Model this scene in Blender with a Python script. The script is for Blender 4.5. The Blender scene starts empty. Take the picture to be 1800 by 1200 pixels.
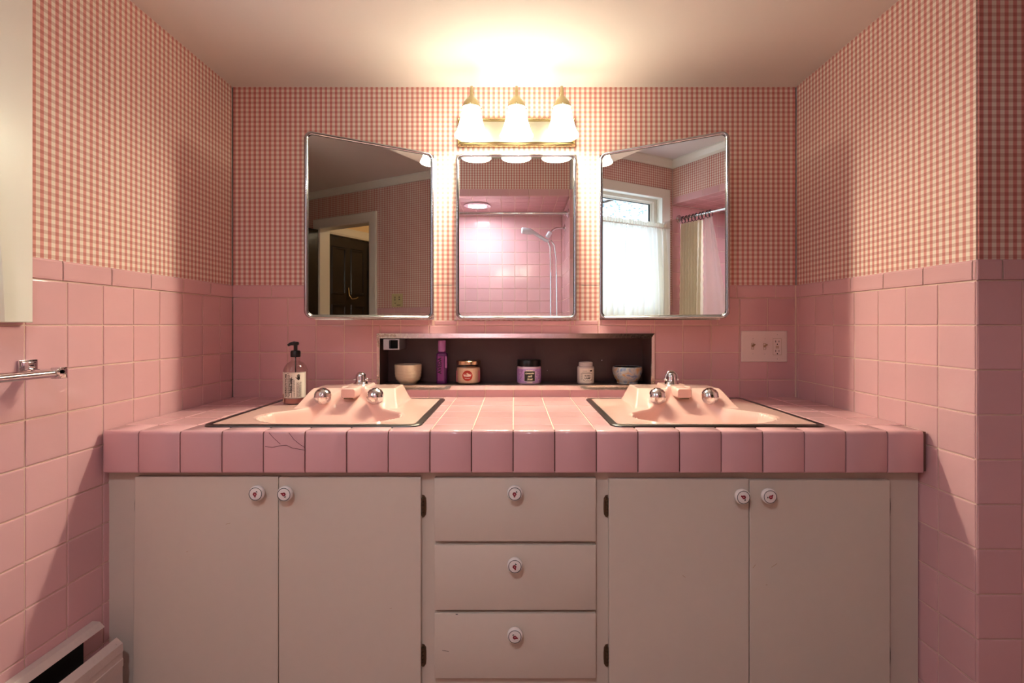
import bpy, bmesh, math, random
from mathutils import Vector, Matrix
random.seed(7)
C = bpy.context.scene.collection
PI = math.pi
ZC = 1.10                      # eye height; photo: f = 900 px, principal ray at (904, 571.5)
def PX(px, y): return (px - 904) / 900 * y
def PZ(py, y): return ZC + (571.5 - py) / 900 * y
def lin(c):
    c = c / 255
    return c / 12.92 if c <= .04045 else ((c + .055) / 1.055) ** 2.4
def S(r, g, b): return (lin(r), lin(g), lin(b), 1)

# ------------------------------------------------------------------ materials
MATS = {}
def mat(name, col, rough=.5, metal=0, coat=0, trans=0, emit=None, es=0, bump=0, bscale=200, var=0, spec=.5, ior=1.45):
    m = bpy.data.materials.new(name); m.use_nodes = True; MATS[name] = m
    nt = m.node_tree; p = nt.nodes['Principled BSDF']
    p.inputs['Base Color'].default_value = col
    p.inputs['Roughness'].default_value = rough
    p.inputs['Metallic'].default_value = metal
    p.inputs['Coat Weight'].default_value = coat
    p.inputs['Coat Roughness'].default_value = .05
    p.inputs['Transmission Weight'].default_value = trans
    p.inputs['Specular IOR Level'].default_value = spec
    p.inputs['IOR'].default_value = ior
    if emit:
        p.inputs['Emission Color'].default_value = emit
        p.inputs['Emission Strength'].default_value = es
    if bump or var:
        tc = nt.nodes.new('ShaderNodeNewGeometry')
        n = nt.nodes.new('ShaderNodeTexNoise'); n.inputs['Scale'].default_value = bscale; n.inputs['Detail'].default_value = 4
        nt.links.new(tc.outputs['Position'], n.inputs['Vector'])
        if bump:
            b = nt.nodes.new('ShaderNodeBump'); b.inputs['Strength'].default_value = bump; b.inputs['Distance'].default_value = .002
            nt.links.new(n.outputs['Fac'], b.inputs['Height']); nt.links.new(b.outputs['Normal'], p.inputs['Normal'])
        if var:
            mx = nt.nodes.new('ShaderNodeMix'); mx.data_type = 'RGBA'
            mx.inputs['A'].default_value = [c * (1 - var) for c in col[:3]] + [1]
            mx.inputs['B'].default_value = [min(1, c * (1 + var)) for c in col[:3]] + [1]
            nt.links.new(n.outputs['Fac'], mx.inputs['Factor']); nt.links.new(mx.outputs['Result'], p.inputs['Base Color'])
    return m

def tile_mat(name, col, rough=.1, var=.05):
    m = mat(name, col, rough, coat=.0, spec=.5)
    nt = m.node_tree; p = nt.nodes['Principled BSDF']
    g = nt.nodes.new('ShaderNodeNewGeometry')
    mx = nt.nodes.new('ShaderNodeMix'); mx.data_type = 'RGBA'
    mx.inputs['A'].default_value = [c * (1 - var) for c in col[:3]] + [1]
    mx.inputs['B'].default_value = [min(1, c * (1 + var)) for c in col[:3]] + [1]
    nt.links.new(g.outputs['Random Per Island'], mx.inputs['Factor'])
    nt.links.new(mx.outputs['Result'], p.inputs['Base Color'])
    n = nt.nodes.new('ShaderNodeTexNoise'); n.inputs['Scale'].default_value = 18; n.inputs['Detail'].default_value = 2
    nt.links.new(g.outputs['Position'], n.inputs['Vector'])
    b = nt.nodes.new('ShaderNodeBump'); b.inputs['Strength'].default_value = .12; b.inputs['Distance'].default_value = .004
    nt.links.new(n.outputs['Fac'], b.inputs['Height']); nt.links.new(b.outputs['Normal'], p.inputs['Normal'])
    return m

def paper_mat(name, axis, ph):
    """red and cream gingham wallpaper, woven from two sets of stripes in world space"""
    m = mat(name, S(238, 224, 206), .62, spec=.3)
    nt = m.node_tree; p = nt.nodes['Principled BSDF']; L = nt.links
    g = nt.nodes.new('ShaderNodeNewGeometry'); sp = nt.nodes.new('ShaderNodeSeparateXYZ'); L.new(g.outputs['Position'], sp.inputs[0])
    def math_(op, a, b=None):
        n = nt.nodes.new('ShaderNodeMath'); n.operation = op
        for i, v in enumerate((a, b)):
            if v is None: continue
            if isinstance(v, (int, float)): n.inputs[i].default_value = v
            else: L.new(v, n.inputs[i])
        return n.outputs[0]
    def stripe(sock, period, phase, duty):
        f = math_('FRACT', math_('ADD', math_('DIVIDE', sock, period), phase))
        return math_('LESS_THAN', f, duty)
    sv = stripe(sp.outputs[axis], .0199, ph + 50, .47)
    sh = stripe(sp.outputs['Z'], .0186, 50.3, .48)
    # fine weave lines
    w1 = stripe(sp.outputs[axis], .0199 / 7, 50, .4); w2 = stripe(sp.outputs['Z'], .0186 / 7, 50, .4)
    def mul(colsock, colmul, fac):
        mx = nt.nodes.new('ShaderNodeMix'); mx.data_type = 'RGBA'; mx.blend_type = 'MULTIPLY'
        if isinstance(colsock, tuple): mx.inputs['A'].default_value = colsock
        else: L.new(colsock, mx.inputs['A'])
        mx.inputs['B'].default_value = colmul
        if isinstance(fac, (int, float)): mx.inputs['Factor'].default_value = fac
        else: L.new(fac, mx.inputs['Factor'])
        return mx.outputs['Result']
    c = mul(S(240, 228, 212), (.82, .42, .425, 1), sv)
    c = mul(c, (.80, .65, .64, 1), sh)
    c = mul(c, (.9, .86, .86, 1), math_('MULTIPLY', w1, .6))
    c = mul(c, (.92, .88, .88, 1), math_('MULTIPLY', w2, .6))
    L.new(c, p.inputs['Base Color'])
    return m

PAPX = paper_mat('gingham_paper_x', 'X', .28)
PAPY = paper_mat('gingham_paper_y', 'Y', .1)
TILE = tile_mat('pink_glazed_tile', S(217, 168, 170), .1)
GROUT = mat('cream_grout', S(226, 194, 178), .85, bump=.3, bscale=900)
DGROUT = mat('dirty_grout', S(120, 84, 74), .9, bump=.3, bscale=900)
CRACK = mat('hairline_crack', S(70, 35, 38), .8)
CEIL = mat('ceiling_paint', S(226, 216, 208), .7, bump=.08, bscale=60)
PAINT = mat('cream_cabinet_paint', S(214, 201, 186), .38, bump=.12, bscale=40, var=.02)
TRIM = mat('white_trim_paint', S(232, 228, 216), .28, bump=.1, bscale=45)
HEAT = mat('heater_enamel', S(205, 185, 176), .5, bump=.25, bscale=120, var=.05)
DARK = mat('dark_gap', S(18, 14, 13), .8)
BROWN = mat('niche_brown', S(80, 60, 57), .33)
CHROME = mat('chrome', (.72, .72, .74, 1), .07, 1)
FRAMEC = mat('mirror_frame_chrome', (.40, .40, .43, 1), .12, 1)
CHROMEW = mat('worn_chrome', (.78, .74, .70, 1), .16, 1, bump=.15, bscale=90, var=.12)
RUST = mat('corroded_chrome', (.55, .45, .36, 1), .45, 1, bump=.8, bscale=260, var=.45)
STEELD = mat('dark_steel_rim', (.12, .105, .10, 1), .34, 1, bump=.2, bscale=300)
BRASS = mat('brushed_brass', (.40, .33, .19, 1), .26, 1)
CHAMP = mat('brushed_champagne_metal', (.50, .47, .38, 1), .32, 1)
HINGE = mat('aged_bronze', (.17, .125, .08, 1), .35, 1)
MIRROR = mat('mirror_silver', (.90, .91, .91, 1), .0, 1)
PORC = mat('pink_porcelain', S(236, 192, 180), .09, coat=.3)
KNOBW = mat('white_ceramic', S(240, 232, 226), .15)
RED = mat('rose_red', S(150, 24, 40), .3)
PINKP = mat('rose_pink', S(224, 130, 140), .3)
GREEN = mat('leaf_green', S(30, 44, 34), .3)
INK = mat('black_ink', S(22, 18, 18), .5)
PAPER = mat('label_paper', S(226, 214, 200), .55)
BLACKP = mat('black_plastic', S(14, 13, 13), .28)
PLATE = mat('pink_white_plastic', S(236, 216, 208), .3)
IVORY = mat('tan_plastic', S(176, 142, 104), .35)
PURPLE = mat('purple_plastic', S(128, 42, 118), .3)
PURPLED = mat('dark_purple_plastic', S(92, 30, 92), .3)
LILAC = mat('lilac_cap', S(176, 112, 166), .25)
LAV = mat('lavender_label', S(168, 128, 184), .45, var=.18, bscale=140)
GOLD = mat('gold_lid', (.72, .54, .34, 1), .22, 1)
SALT = mat('salt_crystals', S(226, 190, 160), .7, bump=1.0, bscale=500, var=.25)
TOASTRED = mat('red_label', S(172, 40, 22), .4)
WHITEINK = mat('white_ink', S(245, 235, 225), .5)
CREAMINK = mat('cream_ink', S(236, 226, 190), .5)
STONE = mat('speckled_stoneware', S(214, 192, 164), .4, var=.08, bscale=300, bump=.1)
STONEIN = mat('grey_glaze', S(120, 116, 112), .3)
SOAP = mat('soap_liquid', S(170, 104, 96), .2)
FLOORM = mat('floor_tile', S(170, 140, 130), .4)
HALL = mat('hall_paint', S(232, 206, 164), .6)
DOORD = mat('dark_stained_wood', S(20, 18, 23), .22, bump=.3, bscale=30, var=.3)
RUBBER = mat('black_gasket', S(16, 16, 18), .6)
WHITEP = mat('white_plastic', S(228, 230, 238), .25)
IVOUT = mat('brass_wall_plate', S(206, 190, 140), .35, metal=.1)
BARK = mat('bark', S(70, 58, 50), .9, bump=.5)
LEAF = mat('grey_green_leaves', S(140, 158, 166), .6, var=.25, bscale=9)
LEAF2 = mat('pale_blossom', S(214, 210, 222), .6, var=.1, bscale=9)
GREYM = mat('grey_metal_bezel', (.5, .5, .53, 1), .35, .8)

# glazed blue bowl
m = mat('blue_tan_glaze', S(130, 140, 160), .16); BLUEG = m
nt = m.node_tree; p = nt.nodes['Principled BSDF']
g = nt.nodes.new('ShaderNodeNewGeometry'); n = nt.nodes.new('ShaderNodeTexNoise'); n.inputs['Scale'].default_value = 38; n.inputs['Detail'].default_value = 5; n.inputs['Distortion'].default_value = 1.2
r = nt.nodes.new('ShaderNodeValToRGB'); e = r.color_ramp.elements
e[0].position = .36; e[0].color = S(112, 128, 160); e[1].position = .66; e[1].color = S(190, 150, 104)
x = e.new(.52); x.color = S(178, 178, 176)
nt.links.new(g.outputs['Position'], n.inputs['Vector']); nt.links.new(n.outputs['Fac'], r.inputs['Fac']); nt.links.new(r.outputs['Color'], p.inputs['Base Color'])

def clear_mat(name, tint, fac=.12, rough=.03):
    m = bpy.data.materials.new(name); m.use_nodes = True; nt = m.node_tree; nt.nodes.clear()
    o = nt.nodes.new('ShaderNodeOutputMaterial'); mx = nt.nodes.new('ShaderNodeMixShader')
    t = nt.nodes.new('ShaderNodeBsdfTransparent'); t.inputs[0].default_value = tint
    gl = nt.nodes.new('ShaderNodeBsdfGlossy'); gl.inputs['Roughness'].default_value = rough
    lw = nt.nodes.new('ShaderNodeLayerWeight'); lw.inputs[0].default_value = .5
    f = nt.nodes.new('ShaderNodeMath'); f.operation = 'POWER'; f.inputs[1].default_value = 3; nt.links.new(lw.outputs['Facing'], f.inputs[0])
    ad = nt.nodes.new('ShaderNodeMath'); ad.operation = 'ADD'; ad.inputs[1].default_value = fac; ad.use_clamp = True
    nt.links.new(f.outputs[0], ad.inputs[0]); nt.links.new(ad.outputs[0], mx.inputs[0])
    nt.links.new(t.outputs[0], mx.inputs[1]); nt.links.new(gl.outputs[0], mx.inputs[2]); nt.links.new(mx.outputs[0], o.inputs[0])
    return m
GLASS = clear_mat('window_glass', (.97, .98, .98, 1), .04)
BGLASS = clear_mat('bottle_glass', (.92, .895, .885, 1), .07)
JGLASS = clear_mat('jar_glass', (.96, .95, .94, 1), .04)
LINER = bpy.data.materials.new('clear_vinyl'); LINER.use_nodes = True
p = LINER.node_tree.nodes['Principled BSDF']; p.inputs['Base Color'].default_value = S(240, 226, 224); p.inputs['Roughness'].default_value = .2; p.inputs['Alpha'].default_value = .42

def cloth_mat(name, col, tr, holes=False):
    m = bpy.data.materials.new(name); m.use_nodes = True; nt = m.node_tree; nt.nodes.clear()
    o = nt.nodes.new('ShaderNodeOutputMaterial'); mx = nt.nodes.new('ShaderNodeMixShader')
    d = nt.nodes.new('ShaderNodeBsdfDiffuse'); d.inputs[0].default_value = col
    t = nt.nodes.new('ShaderNodeBsdfTranslucent'); t.inputs[0].default_value = col
    mx.inputs[0].default_value = tr
    nt.links.new(d.outputs[0], mx.inputs[1]); nt.links.new(t.outputs[0], mx.inputs[2]); nt.links.new(mx.outputs[0], o.inputs[0])
    return m
SHEER = cloth_mat('sheer_cream_cotton', S(236, 230, 214), .34)
CROCHET = cloth_mat('cream_textured_cotton', S(242, 234, 212), .3)

LAMPE = mat('frosted_lamp_glass', S(250, 245, 235), .3, emit=(1, .98, .75, 1), es=13)
BULBE = mat('lamp_bulb', S(255, 245, 230), .3, emit=(1, .98, .75, 1), es=370)
SHOWERE = mat('shower_lamp_lens', S(250, 248, 245), .3, emit=(.84, .92, 1, 1), es=155)

# ------------------------------------------------------------------ mesh builder
class MB:
    def __init__(s): s.v = []; s.f = []; s.m = []
    def add(s, vs, fs, m=0):
        b = len(s.v); s.v += [tuple(v) for v in vs]
        for f in fs: s.f.append([b + i for i in f]); s.m.append(m)
        return s
    def quad(s, a, b, c, d, m=0): return s.add([a, b, c, d], [(0, 1, 2, 3)], m)
    def from_bm(s, bm, m=0):
        bm.verts.index_update(); s.add([v.co.copy() for v in bm.verts], [[v.index for v in f.verts] for f in bm.faces], m); bm.free(); return s
    def box(s, x0, x1, y0, y1, z0, z1, m=0, bev=0, seg=2):
        bm = bmesh.new(); bmesh.ops.create_cube(bm, size=1)
        for v in bm.verts: v.co = ((x0 + x1) / 2 + v.co.x * (x1 - x0), (y0 + y1) / 2 + v.co.y * (y1 - y0), (z0 + z1) / 2 + v.co.z * (z1 - z0))
        if bev: bmesh.ops.bevel(bm, geom=bm.edges[:], offset=bev, segments=seg, profile=.5, affect='EDGES')
        return s.from_bm(bm, m)
    def lathe(s, prof, c=(0, 0, 0), n=32, m=0, axis=None, mod=None):
        """prof [(r, z)], about +Z or about AXIS"""
        rot = Matrix.Identity(3) if axis is None else Vector((0, 0, 1)).rotation_difference(Vector(axis)).to_matrix()
        c = Vector(c); vs = []
        for (r, z) in prof:
            for k in range(n):
                a = 2 * PI * k / n; rr = r * (mod(a, z) if mod else 1)
                vs.append(c + rot @ Vector((rr * math.cos(a), rr * math.sin(a), z)))
        fs = []
        for i in range(len(prof) - 1):
            for k in range(n):
                k2 = (k + 1) % n
                fs.append((i * n + k, i * n + k2, (i + 1) * n + k2, (i + 1) * n + k))
        if prof[0][0] > 1e-5: fs.append(tuple(reversed(range(n))))
        if prof[-1][0] > 1e-5: fs.append(tuple((len(prof) - 1) * n + k for k in range(n)))
        return s.add(vs, fs, m)
    def shell(s, prof, c, n=32, m=0):
        """open lathe without caps"""
        b = len(s.f); s.lathe(prof, c, n, m)
        cut = [i for i in range(b, len(s.f)) if len(s.f[i]) == n and n > 4]
        for i in reversed(cut): s.f.pop(i); s.m.pop(i)
        return s
    def tube(s, pts, r, n=12, m=0, closed=False):
        pts = [Vector(p) for p in pts]; N = len(pts); vs = []; fs = []; up = None
        for i, p in enumerate(pts):
            if closed: t = (pts[(i + 1) % N] - pts[i - 1]).normalized()
            else: t = (pts[min(i + 1, N - 1)] - pts[max(i - 1, 0)]).normalized()
            if up is None: up = Vector((0, 0, 1)) if abs(t.z) < .9 else Vector((1, 0, 0))
            a = (up - t * up.dot(t)).normalized(); b = t.cross(a); up = a
            rr = r[i] if isinstance(r, (list, tuple)) else r
            for k in range(n):
                q = 2 * PI * k / n; vs.append(p + (a * math.cos(q) + b * math.sin(q)) * rr)
        for i in range(N if closed else N - 1):
            j = (i + 1) % N
            for k in range(n):
                k2 = (k + 1) % n; fs.append((i * n + k, i * n + k2, j * n + k2, j * n + k))
        if not closed: fs.append(tuple(reversed(range(n)))); fs.append(tuple((N - 1) * n + k for k in range(n)))
        return s.add(vs, fs, m)
    def prism(s, poly, to3, d0, d1, m=0):
        """poly of (u, v), extruded between depths d0 and d1; to3(u, v, d)"""
        n = len(poly); vs = [to3(u, v, d0) for u, v in poly] + [to3(u, v, d1) for u, v in poly]
        fs = [tuple(range(n)), tuple(range(2 * n - 1, n - 1, -1))] + [(i, (i + 1) % n, n + (i + 1) % n, n + i) for i in range(n)]
        return s.add(vs, fs, m)
    def ring(s, outer, inner, to3, prof, m=0):
        """a frame between two polygons of the same count; prof [(t, d)] with t 0 at outer and 1 at inner"""
        n = len(outer); vs = []; fs = []
        for t, d in prof:
            for (a, b) in zip(outer, inner): vs.append(to3(a[0] + (b[0] - a[0]) * t, a[1] + (b[1] - a[1]) * t, d))
        for i in range(len(prof) - 1):
            for k in range(n):
                k2 = (k + 1) % n; fs.append((i * n + k, i * n + k2, (i + 1) * n + k2, (i + 1) * n + k))
        return s.add(vs, fs, m)
    def build(s, name, mats, parent=None, smooth=35, local=False):
        if not isinstance(mats, (list, tuple)): mats = [mats]
        off = Vector((0, 0, 0)); q = parent
        while q is not None and not local: off += q.location; q = q.parent
        me = bpy.data.meshes.new(name); me.from_pydata([Vector(v) - off for v in s.v], [], s.f)
        for mm in mats: me.materials.append(mm)
        me.polygons.foreach_set('material_index', s.m)
        if smooth:
            me.polygons.foreach_set('use_smooth', [True] * len(me.polygons)); me.set_sharp_from_angle(angle=math.radians(smooth))
        me.update()
        o = bpy.data.objects.new(name, me); C.objects.link(o)
        if parent is not None: o.parent = parent
        return o

def tag(o, label, cat, group=None, kind=None):
    o['label'] = label; o['category'] = cat
    if group: o['group'] = group
    if kind: o['kind'] = kind
    return o
def thing(name, label, cat, loc=(0, 0, 0), rz=0, group=None):
    o = bpy.data.objects.new(name, None); C.objects.link(o); o.location = loc; o.rotation_euler = (0, 0, rz); o.empty_display_size = .05
    return tag(o, label, cat, group)
def struct(name, mb, mats, label=None, parent=None, smooth=0):
    o = mb.build(name, mats, parent, smooth)
    if parent is None:
        o['kind'] = 'structure'; o['category'] = name.split('_')[0]
        if label: o['label'] = label
    return o
def rrect(u0, u1, v0, v1, r, n=6):
    P = []
    for (cx, cy, a0) in ((u1 - r, v1 - r, 0), (u0 + r, v1 - r, 90), (u0 + r, v0 + r, 180), (u1 - r, v0 + r, 270)):
        for k in range(n + 1):
            a = math.radians(a0 + 90 * k / n); P.append((cx + r * math.cos(a), cy + r * math.sin(a)))
    return P
XZ = lambda y: (lambda u, v, d: (u, y - d, v))         # faces -Y, d outward
def text2d(s, size, shear=0, bold=0):
    cu = bpy.data.curves.new('t', 'FONT'); cu.body = s; cu.size = size; cu.shear = shear; cu.align_x = 'CENTER'; cu.align_y = 'CENTER'; cu.offset = bold; cu.resolution_u = 3
    o = bpy.data.objects.new('t', cu); C.objects.link(o); bpy.context.view_layer.update()
    me = o.evaluated_get(bpy.context.evaluated_depsgraph_get()).to_mesh()
    vs = [(v.co.x, v.co.y) for v in me.vertices]; fs = [tuple(p.vertices) for p in me.polygons]
    o.to_mesh_clear(); bpy.data.objects.remove(o); bpy.data.curves.remove(cu)
    return vs, fs
def put2d(mb, vf, f, m, du=0, dv=0, rot=0, fit=None):
    vs, fs = vf
    if fit:
        w = max(v[0] for v in vs) - min(v[0] for v in vs); k = fit / w; vs = [(a * k, b * k) for a, b in vs]
    c, s_ = math.cos(rot), math.sin(rot)
    mb.add([f(du + a * c - b * s_, dv + a * s_ + b * c) for a, b in vs], fs, m)
def disc2d(r, n=20): return [(r * math.cos(2 * PI * k / n), r * math.sin(2 * PI * k / n)) for k in range(n)], [tuple(range(n))]
def rect2d(w, h, nx=1):
    vs = []; fs = []
    for i in range(nx + 1): vs += [(-w / 2 + w * i / nx, -h / 2), (-w / 2 + w * i / nx, h / 2)]
    for i in range(nx): fs.append((2 * i, 2 * i + 2, 2 * i + 3, 2 * i + 1))
    return vs, fs
def cyl(cx, cy, cz, r, a0=0): return lambda u, v: (cx + r * math.sin(u / r + a0), cy - r * math.cos(u / r + a0), cz + v)

# ------------------------------------------------------------------ tiled / papered surfaces
def minus(rects, h):
    out = []
    for (a, b, c, d) in rects:
        ha, hb, hc, hd = h
        if hb <= a or ha >= b or hd <= c or hc >= d: out.append((a, b, c, d)); continue
        if ha > a: out.append((a, ha, c, d))
        if hb < b: out.append((hb, b, c, d))
        l, r_ = max(a, ha), min(b, hb)
        if hc > c: out.append((l, r_, c, hc))
        if hd < d: out.append((l, r_, hd, d))
    return out
def lines(a, b, x0, p):
    k = math.floor((a - x0) / p) + 1; L = [a]
    while x0 + k * p < b - 1e-6:
        if x0 + k * p > a + 1e-6: L.append(x0 + k * p)
        k += 1
    return L + [b]
GAP = .003
def tiles(mb, to3, us, vs, holes=(), mt=1, mg=2, bev=.0028, drop=.0016):
    for i in range(len(us) - 1):
        for j in range(len(vs) - 1):
            ps = [(us[i], us[i + 1], vs[j], vs[j + 1])]
            for h in holes: ps = minus(ps, h)
            for (a, b, c, d) in ps:
                mb.quad(to3(a, c, -.0022), to3(b, c, -.0022), to3(b, d, -.0022), to3(a, d, -.0022), mg)
                g = GAP / 2
                if b - a < .008 or d - c < .008: continue
                t1 = random.uniform(-.0004, .0004); t2 = random.uniform(-.0004, .0004)
                def z(u, v, dd): return to3(u, v, dd + t1 * (u - (a + b) / 2) / (b - a) * 2 + t2 * (v - (c + d) / 2) / (d - c) * 2)
                o = [(a + g, c + g), (b - g, c + g), (b - g, d - g), (a + g, d - g)]
                n = [(a + g + bev, c + g + bev), (b - g - bev, c + g + bev), (b - g - bev, d - g - bev), (a + g + bev, d - g - bev)]
                V = [z(u, v, -.0022) for u, v in o] + [z(u, v, -.0006) for u, v in [(o[k][0] * .8 + n[k][0] * .2, o[k][1] * .8 + n[k][1] * .2) for k in range(4)]] + [z(u, v, 0) for u, v in n]
                mb.add(V, [(8, 9, 10, 11)] + [(q, (q + 1) % 4, 4 + (q + 1) % 4, 4 + q) for q in range(4)] + [(4 + q, 4 + (q + 1) % 4, 8 + (q + 1) % 4, 8 + q) for q in range(4)], mt)
def paper(mb, to3, a, b, c, d, holes=(), m=0):
    ps = [(a, b, c, d)]
    for h in holes: ps = minus(ps, h)
    for (a, b, c, d) in ps: mb.quad(to3(a, c, -.004), to3(b, c, -.004), to3(b, d, -.004), to3(a, d, -.004), m)
ROWS = lambda z0, z1: lines(z0, z1, 1.10, .1066)
CAPB, CAPT = 1.2066, 1.2575
def cap(mb, to3, us, holes=(), mt=1, mg=2):
    """row of bullnose cap tiles with a rolled top edge"""
    for i in range(len(us) - 1):
        ps = [(us[i], us[i + 1], CAPB, CAPT)]
        for h in holes: ps = minus(ps, h)
        for (a, b, c, d) in ps:
            if b - a < .006: continue
            mb.quad(to3(a, c, -.003), to3(b, c, -.003), to3(b, d - .002, -.003), to3(a, d - .002, -.003), mg)
            g = .0012; prof = [(c + .0014, -.0022), (c + .003, .0005), (c + .008, .0012), (d - .012, .0012), (d - .006, .0008), (d - .002, -.001), (d, -.005)]
            V = []
            for v, dd in prof: V += [to3(a + g, v, dd), to3(a + g + .002, v, dd + .0006 if dd > 0 else dd), to3(b - g - .002, v, dd + .0006 if dd > 0 else dd), to3(b - g, v, dd)]
            mb.add(V, [(4 * k + q, 4 * k + q + 1, 4 * k + q + 5, 4 * k + q + 4) for k in range(len(prof) - 1) for q in range(3)], mt)

XL, XR, YB = -1.10, 1.10, 2.0
ZV, ZM = 2.032, 2.42           # lowered vanity ceiling, main ceiling
YE, YS = 1.216, 1.31           # end of right stub wall, edge of lowered ceiling
XD, YH, YT, XP0, XP1, YR = 1.62, .10, -.54, .418, .55, -1.35
WM = [PAPX, TILE, GROUT, CEIL]; WMY = [PAPY, TILE, GROUT, CEIL]

# --- wall behind the vanity, with recesses for three cabinets and the niche
NX0, NX1, NZ0, NZ1 = PX(668, 2), PX(1144, 2), PZ(677, 2), PZ(594, 2)
CB = [(-.772, -.320), (-.220, .236), (.340, .795)]
CZ0, CZ1 = 1.128, 1.758
mb = MB(); f = XZ(YB)
mb.box(XL - .08, XR + .08, 2.135, 2.2, 0, ZM + .1, 3)
holes = [(a, b, CZ0, CZ1) for a, b in CB] + [(NX0, NX1, NZ0, NZ1)]
WX0, WX1, WZ = -.313, .331, 1.119
hole_t = holes + [(WX0, WX1, WZ, 1.5)]
us = lines(XL, XR, PX(456, 2), .1103)
tiles(mb, f, us, ROWS(.15, CAPB - .0002), hole_t)
cap(mb, f, lines(XL, XR, PX(477, 2), .1515), hole_t)
tl = [(WX0, WX1, 1.10, WZ)]
paper(mb, f, XL, XR, CAPT - .002, ZV + .02, holes)
paper(mb, f, WX0, WX1, WZ - .004, CAPT, holes)
struct('wall_back', mb, WM, 'back wall behind vanity with red gingham wallpaper over pink tile')

# --- left wall with the window opening
LW = lambda u, v, d: (XL + d, u, v)
WY0, WY1, WZ0, WZ1 = .225, 1.068, 1.168, 2.11
mb = MB(); wh = [(WY0, WY1, WZ0, WZ1)]
for r_ in minus([(YT - .1, 2.2, 0, ZM + .1)], wh[0]): mb.box(XL - .10, XL - .006, r_[0], r_[1], r_[2], r_[3], 3)
lu = lines(YH, YB, 1.261, .1093)
tiles(mb, LW, lu, ROWS(.02, CAPB), wh + [(.145, 1.15, 1.11, 2.2)])
cap(mb, LW, [YH, .14] + lines(1.15, YB, 1.247, .1515), wh)
paper(mb, LW, YH, YB, CAPT - .002, ZM, wh)
tiles(mb, LW, lines(YT, YH, YT, .11), ROWS(.02, 2.075))
struct('wall_left', mb, WMY, 'left wall with gingham wallpaper and window above pink tile')

# --- right stub wall and its return
RW = lambda u, v, d: (XR - d, u, v)
mb = MB(); mb.box(XR + .006, XR + .06, YE + .01, 2.2, 0, ZM + .1, 3)
tiles(mb, RW, lines(YE + .003, YB, 1.330, .1090), ROWS(.02, CAPB))
cap(mb, RW, lines(YE + .003, YB, 1.377, .1485)); paper(mb, RW, YE, YB, CAPT - .002, ZM)
# caulk bead in the corner
mb.tube([(XR - .002, YB - .002, .81), (XR - .002, YB - .002, 1.256)], .0035, 8, 2)
struct('wall_right', mb, WMY, 'short right wall beside the vanity, gingham paper over pink tile')
mb = MB(); f = XZ(YE); mb.box(XR + .03, XD + .1, YE + .006, YE + .06, 0, ZM + .1, 3)
tiles(mb, f, lines(XR, XD, XR + .1087, .110), ROWS(.02, CAPB)); cap(mb, f, [XR, XR + .0585] + lines(XR + .0585, XD, XR + .211, .1515)[1:])
paper(mb, f, XR, XD, CAPT - .002, ZM)
# rounded outer corner of the tile edging
for z0, z1 in list(zip(ROWS(.02, CAPB)[:-1], ROWS(.02, CAPB)[1:])) + [(CAPB, CAPT)]:
    mb.add([(XR + .0045 - .0045 * math.cos(a), YE + .0045 - .0045 * math.sin(a), z) for z in (z0 + .0012, z1 - .0012) for a in [k * PI / 8 for k in range(5)]], [(k, k + 1, k + 6, k + 5) for k in range(4)], 1)
struct('wall_return', mb, WM, 'narrow wall end at far right facing the camera, gingham over pink tile')

# --- door wall, rear wall, shower partition, header, shower back
DY0, DY1, DZ = -.935, -.27, 2.06
DW = lambda u, v, d: (XD - d, u, v)
mb = MB(); dh = [(DY0, DY1, -.1, DZ)]
for r_ in minus([(YR - .1, YE + .06, 0, ZM + .1)], dh[0]): mb.box(XD + .006, XD + .1, r_[0], r_[1], r_[2], r_[3], 3)
tiles(mb, DW, lines(YR, YE, 0, .11), ROWS(.02, CAPB), dh); cap(mb, DW, lines(YR, YE, .03, .1515), dh); paper(mb, DW, YR, YE, CAPT - .002, ZM, dh)
struct('wall_door', mb, WMY, 'papered wall with the doorway, opposite the window')
mb = MB(); f = lambda u, v, d: (u, YR + d, v); mb.box(XP0 - .1, XD + .1, YR - .06, YR - .006, 0, ZM + .1, 3)
tiles(mb, f, lines(XP1, XD, XP1, .11), ROWS(.02, CAPB)); cap(mb, f, lines(XP1, XD, XP1, .1515)); paper(mb, f, XP1, XD, CAPT - .002, ZM)
struct('wall_rear', mb, WM, 'papered rear wall beside the shower')
HF = lambda u, v, d: (u, YH + d, v)
mb = MB(); mb.box(XP0 + .006, XP1 - .006, YR, YH - .006, 0, ZM + .05, 3)
tiles(mb, lambda u, v, d: (XP0 - d, u, v), lines(YT, YH, YT, .11), ROWS(.02, 2.075))
tiles(mb, HF, [XP0, XP0 + .043], lines(.02, 2.13, 1.0, .1515)); paper(mb, HF, XP0 + .043, XP1, 0, ZM)
paper(mb, lambda u, v, d: (XP1 + d, u, v), YR, YH, 0, ZM)
struct('wall_partition', mb, WM, 'partition wall between shower and doorway')
mb = MB(); mb.box(XL - .05, XP0 + .01, YH - .11, YH - .006, 2.083, ZM + .05, 3)
tiles(mb, HF, lines(XL, XP0, XL, .1515), [2.075, 2.13]); paper(mb, HF, XL, XP0, 2.128, ZM)
struct('wall_header', mb, WM, 'papered wall above the shower opening with a pink tile edge')
mb = MB(); f = lambda u, v, d: (u, YT + d, v); mb.box(XL - .05, XP0 + .05, YT - .06, YT - .006, 0, ZM + .05, 3)
tiles(mb, f, lines(XL, XP0, PX(1, 0) + .005, .110), ROWS(.02, 2.075))
struct('wall_shower', mb, WM, 'pink tiled back wall of the shower')

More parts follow.
